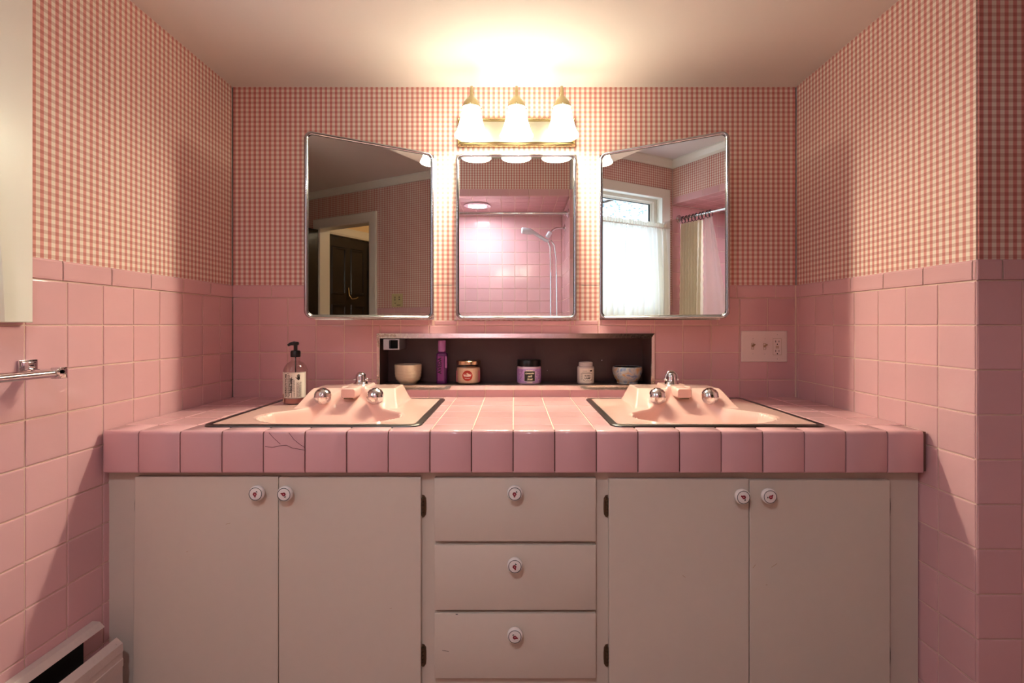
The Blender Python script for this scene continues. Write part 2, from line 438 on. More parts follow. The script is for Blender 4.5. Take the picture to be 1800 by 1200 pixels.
mb = MB(); mb.box(XL - .1, XD + .1, YR - .1, 2.2, -.1, 0, 0)
struct('floor', mb, [FLOORM], 'bathroom floor')
mb = MB(); mb.box(XL - .1, XD + .1, YR - .1, 2.2, ZM, ZM + .1, 0)
struct('ceiling', mb, [CEIL], 'painted main ceiling')
mb = MB(); mb.box(XL - .05, XR + .05, YS, 2.14, ZV, ZM + .02, 0)
struct('ceiling_vanity', mb, [CEIL], 'lowered painted ceiling over the vanity')
mb = MB(); mb.box(XL - .05, XP0 + .05, YT - .05, YH - .03, 2.079, 2.15, 3)
tiles(mb, lambda u, v, d: (u, v, 2.075 - d), lines(XL, XP0, .005, .11), lines(YT, YH, YT, .11), mt=1, mg=2)
struct('ceiling_shower', mb, WM, 'tiled shower ceiling')
# crown moulding in the main room
def crown(name, p0, p1, nrm, label):
    prof = [(0, -.062), (.012, -.060), (.014, -.045), (.030, -.022), (.036, -.012), (.040, -.010), (.040, 0), (0, 0)]
    mb = MB(); n = len(prof); V = []
    for p in (p0, p1): V += [(p[0] + nrm[0] * d, p[1] + nrm[1] * d, ZM + z) for d, z in prof]
    mb.add(V, [(i, (i + 1) % n, n + (i + 1) % n, n + i) for i in range(n)] + [tuple(range(n)), tuple(range(2 * n - 1, n - 1, -1))])
    struct(name, mb, [TRIM], label)
crown('trim_1', (XL + .004, YH + .004), (XL + .004, YS), (1, 0), 'white crown moulding above the window')
crown('trim_2', (XL, YH + .004), (XP1, YH + .004), (0, 1), 'white crown moulding above the shower')
crown('trim_3', (XD - .004, YR), (XD - .004, YE), (-1, 0), 'white crown moulding above the doorway')

# ------------------------------------------------------------------ window
mb = MB(); t = .021; A = XL - .001
oy0, oy1, oz0, oz1 = .143, 1.150, 1.106, 2.182
O = [(oy0, oz0), (oy1, oz0), (oy1, oz1), (oy0, oz1)]; I = [(WY0 + .004, WZ0 + .004), (WY1 - .004, WZ0 + .004), (WY1 - .004, WZ1 - .004), (WY0 + .004, WZ1 - .004)]
mb.ring(O, I, lambda u, v, d: (A + d, u, v), [(0, -.004), (0, t - .002), (.03, t), (.93, t), (1, t - .003), (1, -.09)])
win = struct('window_1', mb, [TRIM], 'white framed window in the left wall', smooth=0)
mb = MB(); X0 = XL - .075
def sash(z0, z1):
    O = [(WY0 + .002, z0), (WY1 - .002, z0), (WY1 - .002, z1), (WY0 + .002, z1)]; w = .06
    I = [(WY0 + w, z0 + .05), (WY1 - w, z0 + .05), (WY1 - w, z1 - .04), (WY0 + w, z1 - .04)]
    mb.ring(O, I, lambda u, v, d: (X0 + d, u, v), [(0, -.02), (0, .035), (.6, .035), (.75, .025), (1, .018), (1, -.02)])
    return I
i1 = sash(1.64, WZ1 - .002); i2 = sash(WZ0 + .002, 1.64)
struct('window_frame', mb, [TRIM], parent=win)
for I in (i2, i1):
    mb = MB(); mb.ring(I, [(u * .985 + .0097, v * .99 + .0165) for u, v in I], lambda u, v, d: (X0 + d, u, v), [(0, .004), (0, .012), (1, .012), (1, .0)])
    struct('window_gasket', mb, [RUBBER], parent=win)
    mb = MB(); mb.quad(*[(X0 + .002, u, v) for u, v in I]); struct('window_pane', mb, [GLASS], parent=win)

# cafe curtain on a thin rod
zt = 1.865
o = tag(MB().tube([(XL + .034, .165, zt), (XL + .034, 1.10, zt)], .005, 10).build('curtain_rod', TRIM), 'slim white cafe curtain rod across the window', 'curtain rod')
NU, NV = 150, 40
mb = MB(); V = []; F = []
for j in range(NV + 1):
    w = j / NV; z = zt + .035 - (zt + .035 - 1.108) * w
    for i in range(NU + 1):
        q = i / NU; split = 1 if q > .5 else 0
        y0, y1 = (.20 - .01 * w, .60 - .02 * w) if not split else (.60 + .02 * w, 1.005 + .040 * w ** 1.2)
        qq = q * 2 - split; y = y0 + (y1 - y0) * qq
        amp = .006 + .012 * min(1, w * 2)
        x = XL + .032 + amp * math.sin(q * 95 + 1.2 * math.sin(w * 3)) + .006 * math.sin(q * 37 + w * 2) + .008 * w
        if w < .07: x = XL + .034 + .008 * math.sin(q * 190) * (1.2 - w * 6)
        V.append((x, y, z + (.006 * math.sin(q * 240) if j == 0 else 0)))
for j in range(NV):
    for i in range(NU):
        if i == NU // 2: continue
        a = j * (NU + 1) + i; F.append((a, a + 1, a + NU + 2, a + NU + 1))
mb.add(V, F); tag(mb.build('cafe_curtain', SHEER, smooth=180), 'gathered sheer cream cafe curtain hanging over the window', 'curtain')

# trees outside
tr = thing('tree', 'pale leafy tree growing outside the window', 'tree', (-4.2, -.5, -1.0))
mb = MB(); mb.tube([(-4.2, -.5, -1.0), (-4.25, -.45, .6), (-4.15, -.6, 2.2), (-4.2, -.4, 3.6)], [.14, .12, .09, .03], 10)
for k in range(22):
    z = 1.2 + k * .12; a = k * 2.4
    mb.tube([(-4.2, -.5, z), (-4.2 + .5 * math.cos(a), -.5 + .8 * math.sin(a), z + .4), (-4.2 + .9 * math.cos(a), -.5 + 1.9 * math.sin(a), z + .7)], [.04, .025, .006], 6)
mb.build('trunk', BARK, tr)
mb = MB()
for k in range(9000):
    c = Vector((random.gauss(-4.3, .45), random.gauss(-.5, 1.5), random.gauss(2.6, .9)))
    d = Vector((random.uniform(-1, 1), random.uniform(-1, 1), random.uniform(-1, 1))).normalized(); e = d.orthogonal().normalized(); s_ = random.uniform(.018, .045)
    mb.quad(c - d * s_, c + e * s_ * .45, c + d * s_, c - e * s_ * .45, 1 if random.random() < .3 else 0)
mb.build('foliage', [LEAF, LEAF2], tr, smooth=0)

# ------------------------------------------------------------------ doorway and dark hall door
mb = MB(); O = [(DY0 - .09, 0), (DY0 - .09, DZ + .09), (DY1 + .09, DZ + .09), (DY1 + .09, 0)]; I = [(DY0 + .004, 0), (DY0 + .004, DZ - .004), (DY1 - .004, DZ - .004), (DY1 - .004, 0)]
def openring(mb, O, I, to3, prof, m=0):
    n = len(O); V = []
    for t_, d in prof: V += [to3(a[0] + (b[0] - a[0]) * t_, a[1] + (b[1] - a[1]) * t_, d) for a, b in zip(O, I)]
    mb.add(V, [(i * n + k, i * n + k + 1, (i + 1) * n + k + 1, (i + 1) * n + k) for i in range(len(prof) - 1) for k in range(n - 1)], m)
openring(mb, O, I, DW, [(0, -.006), (0, .016), (.1, .02), (.9, .016), (1, .01), (1, -.11)])
struct('door_1', mb, [TRIM], 'white door casing around the open doorway')
HX = XD + .1
mb = MB()
for b_ in ((HX - .1, HX + .0, DY0 - .5, DY0 - .1, 0, .01), (HX + .62, HX + 1.3, DY0 - .09, DY0 - .03, 0, 2.6), (HX, HX + .63, DY0 - .12, DY0 - .092, 0, 2.6), (HX - .02, HX + .62, DY0 - .09, DY0 - .03, 2.04, 2.6), (HX, HX + 1.3, .5, .56, 0, 2.6), (HX + 1.3, HX + 1.36, DY0 - .5, .56, 0, 2.6), (HX, HX + 1.36, DY0 - .5, .56, 2.5, 2.6), (HX, HX + 1.36, DY0 - .5, .56, -.1, 0)): mb.box(*b_)
struct('wall_hall', mb, [HALL], 'cream hallway walls beyond the doorway')
# a second doorway in the hall wall that runs away from the opening, with a dark panelled door
dr = bpy.data.objects.new('door_2', None); C.objects.link(dr); dr.location = (HX, DY0 - .03, 0); dr['kind'] = 'structure'; dr['category'] = 'door'; dr['label'] = 'dark panelled door in a white frame beyond the doorway'
f = lambda u, v, d: (u, d, v)
mb = MB(); openring(mb, [(-.06, 0), (-.06, 2.12), (.72, 2.12), (.72, 0)], [(.0, 0), (.0, 2.03), (.62, 2.03), (.62, 0)], f, [(0, -.01), (0, .018), (.2, .03), (.8, .025), (1, .015), (1, -.06)])
mb.build('door_frame', TRIM, dr, 0, local=True)
mb = MB(); mb.box(.003, .617, -.06, -.025, .01, 2.026)
for (u0, u1) in ((.08, .28), (.34, .54)):
    for (z0, z1) in ((.15, .75), (.90, 1.32), (1.42, 1.92)): mb.ring(rrect(u0, u1, z0, z1, .002, 1), rrect(u0 + .03, u1 - .03, z0 + .03, z1 - .03, .002, 1), f, [(0, -.024), (.3, -.016), (.7, -.016), (1, -.024)])
mb.build('door_panel', DOORD, dr, 0, local=True)
mb = MB(); mb.box(.600, .622, -.026, .0, 1.62, 1.71); mb.build('door_hinge', RUBBER, dr, local=True)
mb = MB(); mb.tube([(.31, -.024, 1.50), (.31, -.012, 1.42), (.325, .012, 1.38), (.36, .035, 1.385), (.385, .04, 1.40)], .006, 8); mb.build('coat_hook', BRASS, dr, local=True)
mb = MB(); mb.box(1.05, XD - .02, DY0 - .05, DY0 - .012, .012, 2.045); mb.lathe([(.012, 0), (.012, .03), (.026, .04), (.028, .055), (.02, .066), (0, .068)], (1.11, DY0 - .012, .95), 24, 1, axis=(0, 1, 0))
struct('door_3', mb, [DOORD, BRASS], 'dark stained bathroom door standing open against the far jamb')

# ------------------------------------------------------------------ shower fittings
zr, yr = 1.962, .025
t = thing('shower_rod', 'chrome shower curtain rod across the shower opening', 'curtain rod', (0, yr, zr))
MB().tube([(XL + .004, yr, zr), (XP0 - .004, yr, zr)], .0125, 16).build('pole', CHROME, t)
for x, s_ in ((XL + .001, 1), (XP0 - .001, -1)): MB().lathe([(.034, 0), (.034, .004), (.026, .012), (.017, .016), (.017, .03)], (x, yr, zr), 20, axis=(s_, 0, 0)).build('flange', CHROME, t)
def drape(name, xs, xe, z0, z1, amp, fr, m, spread, label):
    mb = MB(); V = []; F = []; nu, nv = 90, 50
    for j in range(nv + 1):
        w = j / nv; z = z1 - (z1 - z0) * w
        for i in range(nu + 1):
            q = i / nu; x = xs + (xe - xs) * q + spread * w * q - .02 * w * (1 - q)
            V.append((x, yr + .0 + amp * math.sin(q * fr + .6 * math.sin(w * 2.2)) * (1 + .3 * w) + .0035 * math.sin(w * 150), z))
    for j in range(nv):
        for i in range(nu): a = j * (nu + 1) + i; F.append((a, a + 1, a + nu + 2, a + nu + 1))
    mb.add(V, F); return tag(mb.build(name, m, smooth=180), label, 'shower curtain')
drape('shower_curtain', -1.065, -.872, .25, zr - .045, .026, 44, CROCHET, 0.0, 'cream ribbed fabric shower curtain bunched at the left end of the rod')
o = drape('shower_liner', -.845, -.77, .25, zr - .035, .008, 9, LINER, .33, 'clear vinyl shower liner hanging beside the bunched cream curtain')
for k in range(9):
    x = -1.055 + k * .034
    tag(MB().tube([(x + .004 * math.sin(k * 3), yr + .022 * math.sin(a), zr - .012 + .028 * math.cos(a)) for a in [q * 2 * PI / 20 for q in range(20)]], .0028, 6, closed=True).build('curtain_ring', BLACKP), 'dark ring holding the shower curtain on the chrome rod', 'curtain ring', 'curtain rings bunched on the shower rod')
t = thing('hand_shower', 'white hand shower with chrome hose on the shower wall', 'shower head', (XP0, -.25, 1.85))
MB().lathe([(.03, 0), (.03, .004), (.012, .012)], (XP0 - .001, -.25, 1.90), 20, axis=(-1, 0, 0)).build('flange', CHROME, t)
MB().tube([(XP0 - .002, -.25, 1.90), (XP0 - .07, -.25, 1.90), (XP0 - .10, -.25, 1.885), (XP0 - .122, -.25, 1.86)], .009, 12).build('arm', CHROME, t)
mb = MB(); mb.lathe([(.014, 0), (.019, .004), (.019, .05), (.013, .056)], (XP0 - .120, -.25, 1.868), 18, axis=(-.5, 0, -.8))
mb.build('holder', WHITEP, t)
mb = MB(); mb.tube([(XP0 - .135, -.25, 1.79), (XP0 - .16, -.25, 1.80), (XP0 - .21, -.25, 1.832), (XP0 - .255, -.25, 1.862), (XP0 - .285, -.25, 1.872), (XP0 - .35, -.25, 1.880), (XP0 - .36, -.25, 1.880)], [.012, .014, .013, .015, .026, .028, .02], 16)
mb.build('handset', WHITEP, t)
mb = MB(); mb.tube([(XP0 - .14, -.25, 1.795), (XP0 - .122, -.25, 1.74), (XP0 - .118, -.25, 1.6), (XP0 - .118, -.25, 1.0), (XP0 - .10, -.25, .7), (XP0 - .08, -.25, .62), (XP0 - .06, -.25, .7), (XP0 - .066, -.25, 1.0), (XP0 - .072, -.25, 1.65), (XP0 - .088, -.25, 1.76), (XP0 - .118, -.25, 1.80)], .006, 10)
mb.build('hose', CHROME, t)
t = thing('shower_light', 'round flush light in the shower ceiling', 'ceiling light', (-.30, -.20, 2.07))
MB().lathe([(.11, 0), (.11, -.006), (.085, -.012), (.0735, -.004), (.0735, 0)], (-.30, -.20, 2.073), 36).build('trim_ring', CHROME, t)
MB().lathe([(.073, 0), (.072, -.003), (.05, -.008), (.02, -.010), (.0, -.0105)], (-.30, -.20, 2.070), 36).build('lens', SHOWERE, t)
# outlet plate on the door wall
t = thing('wall_outlet', 'square brass coloured switch and outlet plate beside the doorway', 'outlet', (XD, .06, 1.32))
mb = MB(); mb.prism(rrect(.0, .125, 1.265, 1.382, .004, 3), DW, .0, .005); mb.build('plate', IVOUT, t)
for u, v, w, h in ((.035, 1.345, .008, .012), (.035, 1.32, .006, .02), (.035, 1.295, .012, .006), (.085, 1.345, .008, .012), (.085, 1.325, .008, .012), (.06, 1.278, .045, .005)): MB().prism([(u, v), (u + w, v), (u + w, v + h), (u, v + h)], DW, .004, .0065).build('slot', INK, t)

# ------------------------------------------------------------------ vanity cabinet
YF, YD = 1.390, 1.372
Z0, ZT = .10, .705
van = thing('vanity_cabinet', 'long built-in cream painted double vanity cabinet under pink tiled countertop', 'cabinet', (0, YF, 0))
dxs = [(237, 488.5, 838, 'R'), (490, 739.5, 839, 'L'), (1071, 1316.5, 842, 'R'), (1318, 1565, 844, 'L')]
k = 900 / YD
mb = MB()
fx0, fx1 = PX(191, YF), PX(1614, YF)
mb.box(fx0, fx1, YF, YF + .018, .66, ZT)                               # top rail
for a, b in ((fx0, -1.000), (-.645, -.620), (-.262, -.205), (.210, .266), (.615, .645), (.997, fx1)): mb.box(a, b, YF + .0003, YF + .018, .115, .66)
for z0, z1 in ((.505, .527), (.32, .344), (.10, .165)): mb.box(-.205, .21, YF + .0006, YF + .018, z0, z1)
mb.box(fx0, fx1, YF + .0003, YF + .018, .095, .125)
mb.build('face_frame', PAINT, van)
mb = MB()
mb.box(fx0, fx1, YF + .06, YF + .075, 0, .095); mb.box(fx0, fx0 + .016, YF + .018, 1.98, 0, ZT); mb.box(fx1 - .016, fx1, YF + .018, 1.98, 0, ZT); mb.box(fx0 + .016, fx1 - .016, YF + .018, 1.98, .10, .116)
mb.box(-.235, -.22, YF + .018, 1.98, .116, ZT - .01); mb.box(.22, .235, YF + .018, 1.98, .116, ZT - .01); mb.box(fx0 + .016, fx1 - .016, 1.965, 1.98, .116, ZT)
mb.build('carcass', PAINT, van)
def knob(parent, x, z, ang):
    mb = MB(); c = (x, YD, z)
    mb.lathe([(.010, 0), (.009, .006), (.010, .010), (.0185, .013), (.0205, .017), (.0205, .022), (.019, .0255), (.0165, .0275), (.0160, .0272), (.012, .0282), (.0, .0286)], c, 40, 0, axis=(0, -1, 0))
    yk = YD - .0272
    mb.ring(disc2d(.0171, 40)[0], disc2d(.0156, 40)[0], lambda u, v, d: (x + u, yk - d, z + v), [(0, .0006), (.5, .001), (1, .0006)], 1)
    fl = lambda lift: (lambda u, v: (x + u * math.cos(ang) - v * math.sin(ang), YD - .0290 - lift, z + u * math.sin(ang) + v * math.cos(ang)))
    for k_ in range(6):
        a = k_ * PI / 3; put2d(mb, disc2d(.0026, 10), fl(.0001), 2, .0028 * math.cos(a) - .001, .0028 * math.sin(a))
    put2d(mb, disc2d(.0022, 10), fl(.0003), 3, -.0006, -.0004); put2d(mb, disc2d(.0022, 10), fl(.0002), 2, -.0010, -.0066)
    put2d(mb, disc2d(.0016, 10), fl(.0002), 4, .0040, .0062); put2d(mb, disc2d(.0013, 8), fl(.0002), 4, .0052, .0048)
    return mb.build('knob', [KNOBW, INK, RED, PINKP, GREEN], parent)
def hinge(parent, x, z, s_):
    """oval-ended surface hinge on the stile with its barrel along the door edge; s_ is the stile's side"""
    mb = MB()
    P = [(0, -.031), (.006, -.029), (.0105, -.022), (.0115, -.008), (.0115, .008), (.0105, .022), (.006, .029), (0, .031)]
    mb.prism([(x + s_ * u, z + v) for u, v in P], XZ(YF), 0, .0022)
    for q in range(5): mb.tube([(x + s_ * .0028, YF - .006, z - .024 + q * .0098), (x + s_ * .0028, YF - .006, z - .0155 + q * .0098)], .0036, 10)
    for q in (-1, 1): mb.lathe([(.0022, 0), (.0022, .001), (.001, .0016)], (x + s_ * .0075, YF - .0022, z + q * .018), 10, axis=(0, -1, 0))
    return mb.build('hinge', HINGE, parent)
scr = {0: [(.25, -.125, .012, .3), (.14, -.2, .004, 0)], 3: [(.065, -.228, .018, .6), (.012, -.23, .012, .9), (.045, -.28, .004, 0)], 2: [(.20, -.26, .009, -.7)], 1: [(.30, -.35, .006, .2)]}
kn = [(458, 862, .1), (507, 863, -1.9), (1299, 868, -2.0), (1345, 867, 2.4)]
for i, (a, b, y, side) in enumerate(dxs):
    x0, x1, z1 = (a - 904) / k, (b - 904) / k, PZ(y, YD); z0 = .112
    slant = (-.006, 0, 0, 0)[i]
    mb = MB(); P = rrect(x0, x1, z0, z1, .0015, 2)
    P = [(u + slant * (z1 - v) / (z1 - .14) * (1 if u < (x0 + x1) / 2 else 0), v) for u, v in P]
    mb.ring(P, [(u + (.0015 if u < (x0 + x1) / 2 else -.0015), v + (.0015 if v < .4 else -.0015)) for u, v in P], XZ(YF), [(0, .0005), (0, .0168), (1, .018)])
    mb.add([(u + (.0015 if u < (x0 + x1) / 2 else -.0015), YD, v + (.0015 if v < .4 else -.0015)) for u, v in P], [tuple(range(len(P)))], 0)
    for (u, v, L, an) in scr[i]: put2d(mb, rect2d(L, .0011), lambda p_, q_: (p_, YD - .0002, q_), 1, x0 + u, z1 + v, an)
    d = mb.build('door', [PAINT, IVORY], van)
    kx, ky, an = kn[i]; knob(d, (kx - 904) / k, PZ(ky, YD), an)
    hx = x0 if side == 'R' else x1
    for hy in (889, 1151): hinge(d, hx + (-.001 if side == 'R' else .001), PZ(hy, YF), -1 if side == 'R' else 1)
for i, (y0, y1, ky, an) in enumerate(((840, 951, 862, 0), (958, 1072, 987, .3), (1078, 1192, 1108, 1.3))):
    x0, x1, z1, z0 = (763.5 - 904) / k, (1047.5 - 904) / k, PZ(y0, YD), PZ(y1, YD)
    mb = MB(); mb.box(x0, x1, YD, YF - .0004, z0, z1, 0, .0015)
    if i == 2:
        put2d(mb, rect2d(.018, .0011), lambda p_, q_: (p_, YD - .0002, q_), 1, x0 + .03, z1 - .1, -.15); put2d(mb, rect2d(.006, .0022), lambda p_, q_: (p_, YD - .0002, q_), 1, x0 + .06, z1 - .002, 0)
    d = mb.build('drawer', [PAINT, DARK], van)
    knob(d, (905 - 904) / k, PZ(ky, YD), an)

# ------------------------------------------------------------------ tiled countertop
ZK = ZC - .279                 # 0.821
YFR = 1.355
SX = [(-.860, -.258), (.268, .862)]; SY0, SY1 = 1.400, 1.935
sh = [(a + .012, b - .012, SY0 + .012, SY1 - .012) for a, b in SX]
top = thing('countertop', 'pink tiled double vanity countertop with thick square front edge tiles', 'countertop', (0, YFR, ZK))
mb = MB(); f = lambda u, v, d: (u, v, ZK + d)
tiles(mb, f, lines(XL + .003, XR - .003, -.003, .1103), [1.437, 1.549, 1.660, 1.780, 1.890, YB - .003], sh, 0, 1)
mb.build('tile_top', [TILE, GROUT], top, 0)
mb = MB()
for a, b, c, d in minus(minus([(XL + .004, XR - .004, YFR + .03, YB - .004)], sh[0]), sh[1]): mb.box(a, b, c, d, ZT + .001, ZK - .003)
mb.box(PX(180, YFR) + .002, XR - .006, YFR + .006, YFR + .03, .712, ZK - .004, 1)
mb.build('mortar_bed', [GROUT, DGROUT], top, 0)
# edge tiles: one rounded L section per tile; mesh of the whole row with its hairline cracks
mb = MB(); ex = lines(PX(180, YFR), PX(1625, YFR), -.003, .1103); R = .011
for i in range(len(ex) - 1):
    a, b = ex[i] + .0016, ex[i + 1] - .0016; zt_ = ZK + random.uniform(-.0004, .0006); yf = YFR + random.uniform(-.0008, .0008); zb = .7085
    sec = [(yf + .004, zb), (yf + .001, zb + .002), (yf, zb + .006), (yf, zt_ - R)] + [(yf + R - R * math.cos(q), zt_ - R + R * math.sin(q)) for q in [PI / 2 * s_ / 5 for s_ in range(1, 6)]] + [(1.4345, zt_), (1.4355, zt_ - .0015), (1.4355, zt_ - .006), (yf + .012, zt_ - .012), (yf + .012, zb)]
    n = len(sec); V = []
    for x, s_ in ((a, 1), (a + .002, 0), (b - .002, 0), (b, 1)):
        V += [(x, y + (.0016 * s_ if y < yf + .003 else 0), z - (.0016 * s_ if z > zt_ - .002 else 0)) for y, z in sec]
    mb.add(V, [(q * n + j, q * n + (j + 1) % n, (q + 1) * n + (j + 1) % n, (q + 1) * n + j) for q in range(3) for j in range(n)] + [tuple(range(n)), tuple(range(4 * n - 1, 3 * n - 1, -1))], 0)
def crackline(pts, w=.0011):
    pts = [(PX(a, YFR), PZ(b, YFR)) for a, b in pts]
    for (a, b), (c, d) in zip(pts[:-1], pts[1:]):
        L = math.hypot(c - a, d - b); nx, nz = -(d - b) / L * w / 2, (c - a) / L * w / 2; y = YFR - .0012
        mb.quad((a - nx, y, b - nz), (c - nx, y, d - nz), (c + nx, y, d + nz), (a + nx, y, b + nz), 1)
crackline([(466, 784), (479, 786), (492, 783), (504, 782), (514, 787), (526, 789), (536, 791)]); crackline([(473, 760), (481, 769), (493, 780)]); crackline([(508, 760), (517, 772), (528, 781), (536, 786)])
mb.build('edge_tiles', [TILE, CRACK], top, 40)

# ------------------------------------------------------------------ washbasins
def clamp(x, a=0., b=1.): return max(a, min(b, x))
def sst(a, b, x): t = clamp((x - a) / (b - a)); return t * t * (3 - 2 * t)
def sink_z(u, v):
    au = abs(u)
    lv = clamp((v - 1.690) / (1.785 - 1.690)) if v < 1.85 else clamp((1.918 - v) / .014)
    lu_ = clamp((.172 - au) / .030)
    h = min(lv, lu_); h = h * h * (3 - 2 * h) * .35 + h * .65
    z = .055 * h
    cu = sst(.056, .040, au) if au > .040 else 1
    cv = sst(1.752, 1.782, v) if v < 1.85 else clamp((1.912 - v) / .012)
    z = max(z, .0625 * cu * cv)
    if 1.60 < v < 1.80:
        w = .150 + (v - 1.65) / (1.775 - 1.65) * (.034 - .150); w = clamp(w, .034, .19)
        m_ = 1 - sst(w - .010, w + .012, au)
        q_ = clamp((v - 1.655) / (1.770 - 1.655)); sz = -.085 + .115 * q_ ** .8
        if v > 1.762: m_ *= 1 - sst(1.762, 1.785, v)
        if sz < z: z = z + (sz - z) * m_
    e = (u / .212) ** 2 + ((v - 1.553) / .128) ** 2
    if e < 1.12:
        d = -.150 * (1 - min(e, 1) ** 3)
        z = min(z, d + .004 * sst(.93, 1.1, e)) if e < 1 else z - .0025 * (1 - sst(1, 1.12, e))
    return z
def lobes(a, z): return 1 - .045 * (.5 + .5 * math.cos(6 * a)) ** 6
def washbasin(sx0, sx1, xc, label):
    b = thing('washbasin', label, 'sink', (xc, 1.66, ZK), 0, 'pink washbasins in the countertop')
    zb = ZK + .0045; mb = MB(); nu, nv = 170, 150
    x0, x1, y0, y1 = sx0 + .014, sx1 - .014, SY0 + .014, SY1 - .014
    V = []; F = []
    for j in range(nv + 1):
        for i in range(nu + 1):
            x = x0 + (x1 - x0) * i / nu; y = y0 + (y1 - y0) * j / nv
            V.append((x, y, zb + sink_z(x - xc, y)))
    for j in range(nv):
        for i in range(nu): a = j * (nu + 1) + i; F.append((a, a + 1, a + nu + 2, a + nu + 1))
    mb.add(V, F); mb.build('basin', PORC, b, 60)
    mb = MB(); O = rrect(sx0, sx1, SY0, SY1, .030, 8); I = rrect(sx0 + .019, sx1 - .019, SY0 + .017, SY1 - .017, .016, 8)
    mb.ring(O, I, lambda u, v, d: (u, v, ZK + d), [(0, -.004), (0, .0025), (.15, .005), (.85, .006), (1, .0045), (1, -.002)]); mb.build('metal_rim', STEELD, b, 50)
    # spout
    mb = MB(); P = rrect(xc - .026, xc + .026, zb + .029, zb + .062, .009, 4)
    mb.ring(P, [(u * .86 + xc * .14, v * .86 + (zb + .046) * .14) for u, v in P], lambda u, v, d: (u, 1.82 - d, v), [(0, 0), (0, .090), (.3, .0975), (1, .101)])
    mb.add([(u * .86 + xc * .14, 1.82 - .101, v * .86 + (zb + .046) * .14) for u, v in P], [tuple(range(len(P)))]); sp = mb.build('spout', PORC, b, 60)
    mb = MB(); mb.box(xc - .016, xc + .016, 1.7225, 1.752, zb + .0262, zb + .0292); mb.build('aerator', HINGE, sp)
    # globe handles
    for s_ in (-1, 1):
        mb = MB(); c = (xc + s_ * .0885, 1.762, zb + .022); ax = (0, -.93, .36)
        mb.lathe([(.024, -.022), (.024, .0), (.0215, .004), (.013, .008), (.013, .011)], c, 40, axis=ax)
        prof = [(.0140, .009), (.0235, .012)] + [(.0293 * math.cos(q), .0360 + .0275 * math.sin(q)) for q in [math.radians(d) for d in range(-52, 88, 10)]] + [(0, .0635)]
        mb.lathe(prof, c, 72, axis=ax, mod=lobes); mb.build('tap_handle', CHROME, b, 60)
    # domed pop-up lever at the back with its side ears and bail
    mb = MB(); c = (xc, 1.862, zb + .056)
    mb.lathe([(.027, 0), (.027, .006), (.024, .010), (.020, .016), (.0185, .022), (.0183, .032), (.0165, .041), (.011, .047), (.004, .049), (0, .0492)], c, 36); mb.build('drain_control', CHROME, b, 50)
    if xc > 0: MB().tube([(xc + .0215 * math.cos(q), 1.862, zb + .078 + .030 * math.sin(q)) for q in [PI * k_ / 16 for k_ in range(17)]], .004, 10).build('lever', CHROME, b, 50)
    for s_ in (-1, 1): MB().lathe([(.005, -.004), (.005, .004), (.003, .006)], (xc + s_ * .0205, 1.862, zb + .078), 12, axis=(s_, 0, 0)).build('pivot', CHROME, b, 50)
washbasin(*SX[0], -.558, 'pink left washbasin in the counter, with the soap dispenser on its rim')
washbasin(*SX[1], .572, 'pink right washbasin in the counter, below the switch plate')

# ------------------------------------------------------------------ medicine cabinets
def cab_box(t, a, b):
    mb = MB(); y0, y1 = 1.996, 2.115
    mb.box(a + .001, b - .001, y1 - .002, y1, CZ0 + .001, CZ1 - .001)
    mb.box(a + .001, a + .003, y0, y1, CZ0 + .001, CZ1 - .001); mb.box(b - .003, b - .001, y0, y1, CZ0 + .001, CZ1 - .001)
    mb.box(a + .003, b - .003, y0, y1, CZ0 + .001, CZ0 + .003); mb.box(a + .003, b - .003, y0, y1, CZ1 - .003, CZ1 - .001)
    O = rrect(a - .007, b + .007, CZ0 - .007, CZ1 + .007, .004, 2); I = rrect(a + .003, b - .003, CZ0 + .003, CZ1 - .003, .004, 2)
    mb.ring(O, I, XZ(1.9995), [(0, -.001), (0, .0035), (1, .0035), (1, -.01)]); mb.build('cabinet_box', CHROMEW, t, 0)
    for z in (1.30, 1.46, 1.61):
        mb = MB(); mb.box(a + .004, b - .004, 2.005, 2.112, z, z + .005); mb.build('shelf', JGLASS, t, 0)
def mirror_door(t, w, h, hinge_x, y, z0, ang, sgn):
    """door in its own local frame: u runs from the hinge (0) to the free edge (w)"""
    fl = lambda u, v, d: (sgn * u, -d, v)
    O = rrect(0, w, 0, h, .026, 8); wd = .0115; I = rrect(wd, w - wd, wd, h - wd, .0165, 8)
    mb = MB(); mb.ring(O, I, fl, [(0, .0), (0, .010), (.10, .0145), (.35, .0172), (.6, .0172), (.88, .0145), (1, .0115), (1, .009)])
    mb.add([fl(u, v, 0) for u, v in O], [tuple(range(len(O)))])
    o = mb.build('mirror_door', FRAMEC, t, 50, local=True)
    o.location = Vector((hinge_x, y, z0)) - t.location; o.rotation_euler = (0, 0, ang)
    mb = MB(); mb.add([fl(u, v, .0118) for u, v in I], [tuple(range(len(I)))]); m_ = mb.build('mirror', MIRROR, o, 0, local=True)
    mb = MB(); mb.ring(I, [(u + (.0016 if u < w / 2 else -.0016), v + (.0016 if v < h / 2 else -.0016)) for u, v in I], fl, [(0, .0118), (.5, .0126), (1, .0119)]); mb.build('mirror_edge', STEELD, o, 0, local=True)
    return o
G = 'mirrored medicine cabinets over the vanity'
TH = math.radians(30.5)
t = thing('medicine_cabinet', 'leftmost mirrored medicine cabinet, door swung open, reflecting the doorway', 'cabinet', (-.546, 2.0, CZ0), 0, G); cab_box(t, *CB[0])
DH = .640; DZ0 = 1.1235
mirror_door(t, .466, DH, PX(760, 1.985), 1.986, DZ0, TH, -1)
mb = MB(); mb.tube([(-.3155, 1.988, DZ0 + .02), (-.3155, 1.988, DZ0 + DH - .02)], .004, 10); mb.build('piano_hinge', CHROMEW, t)
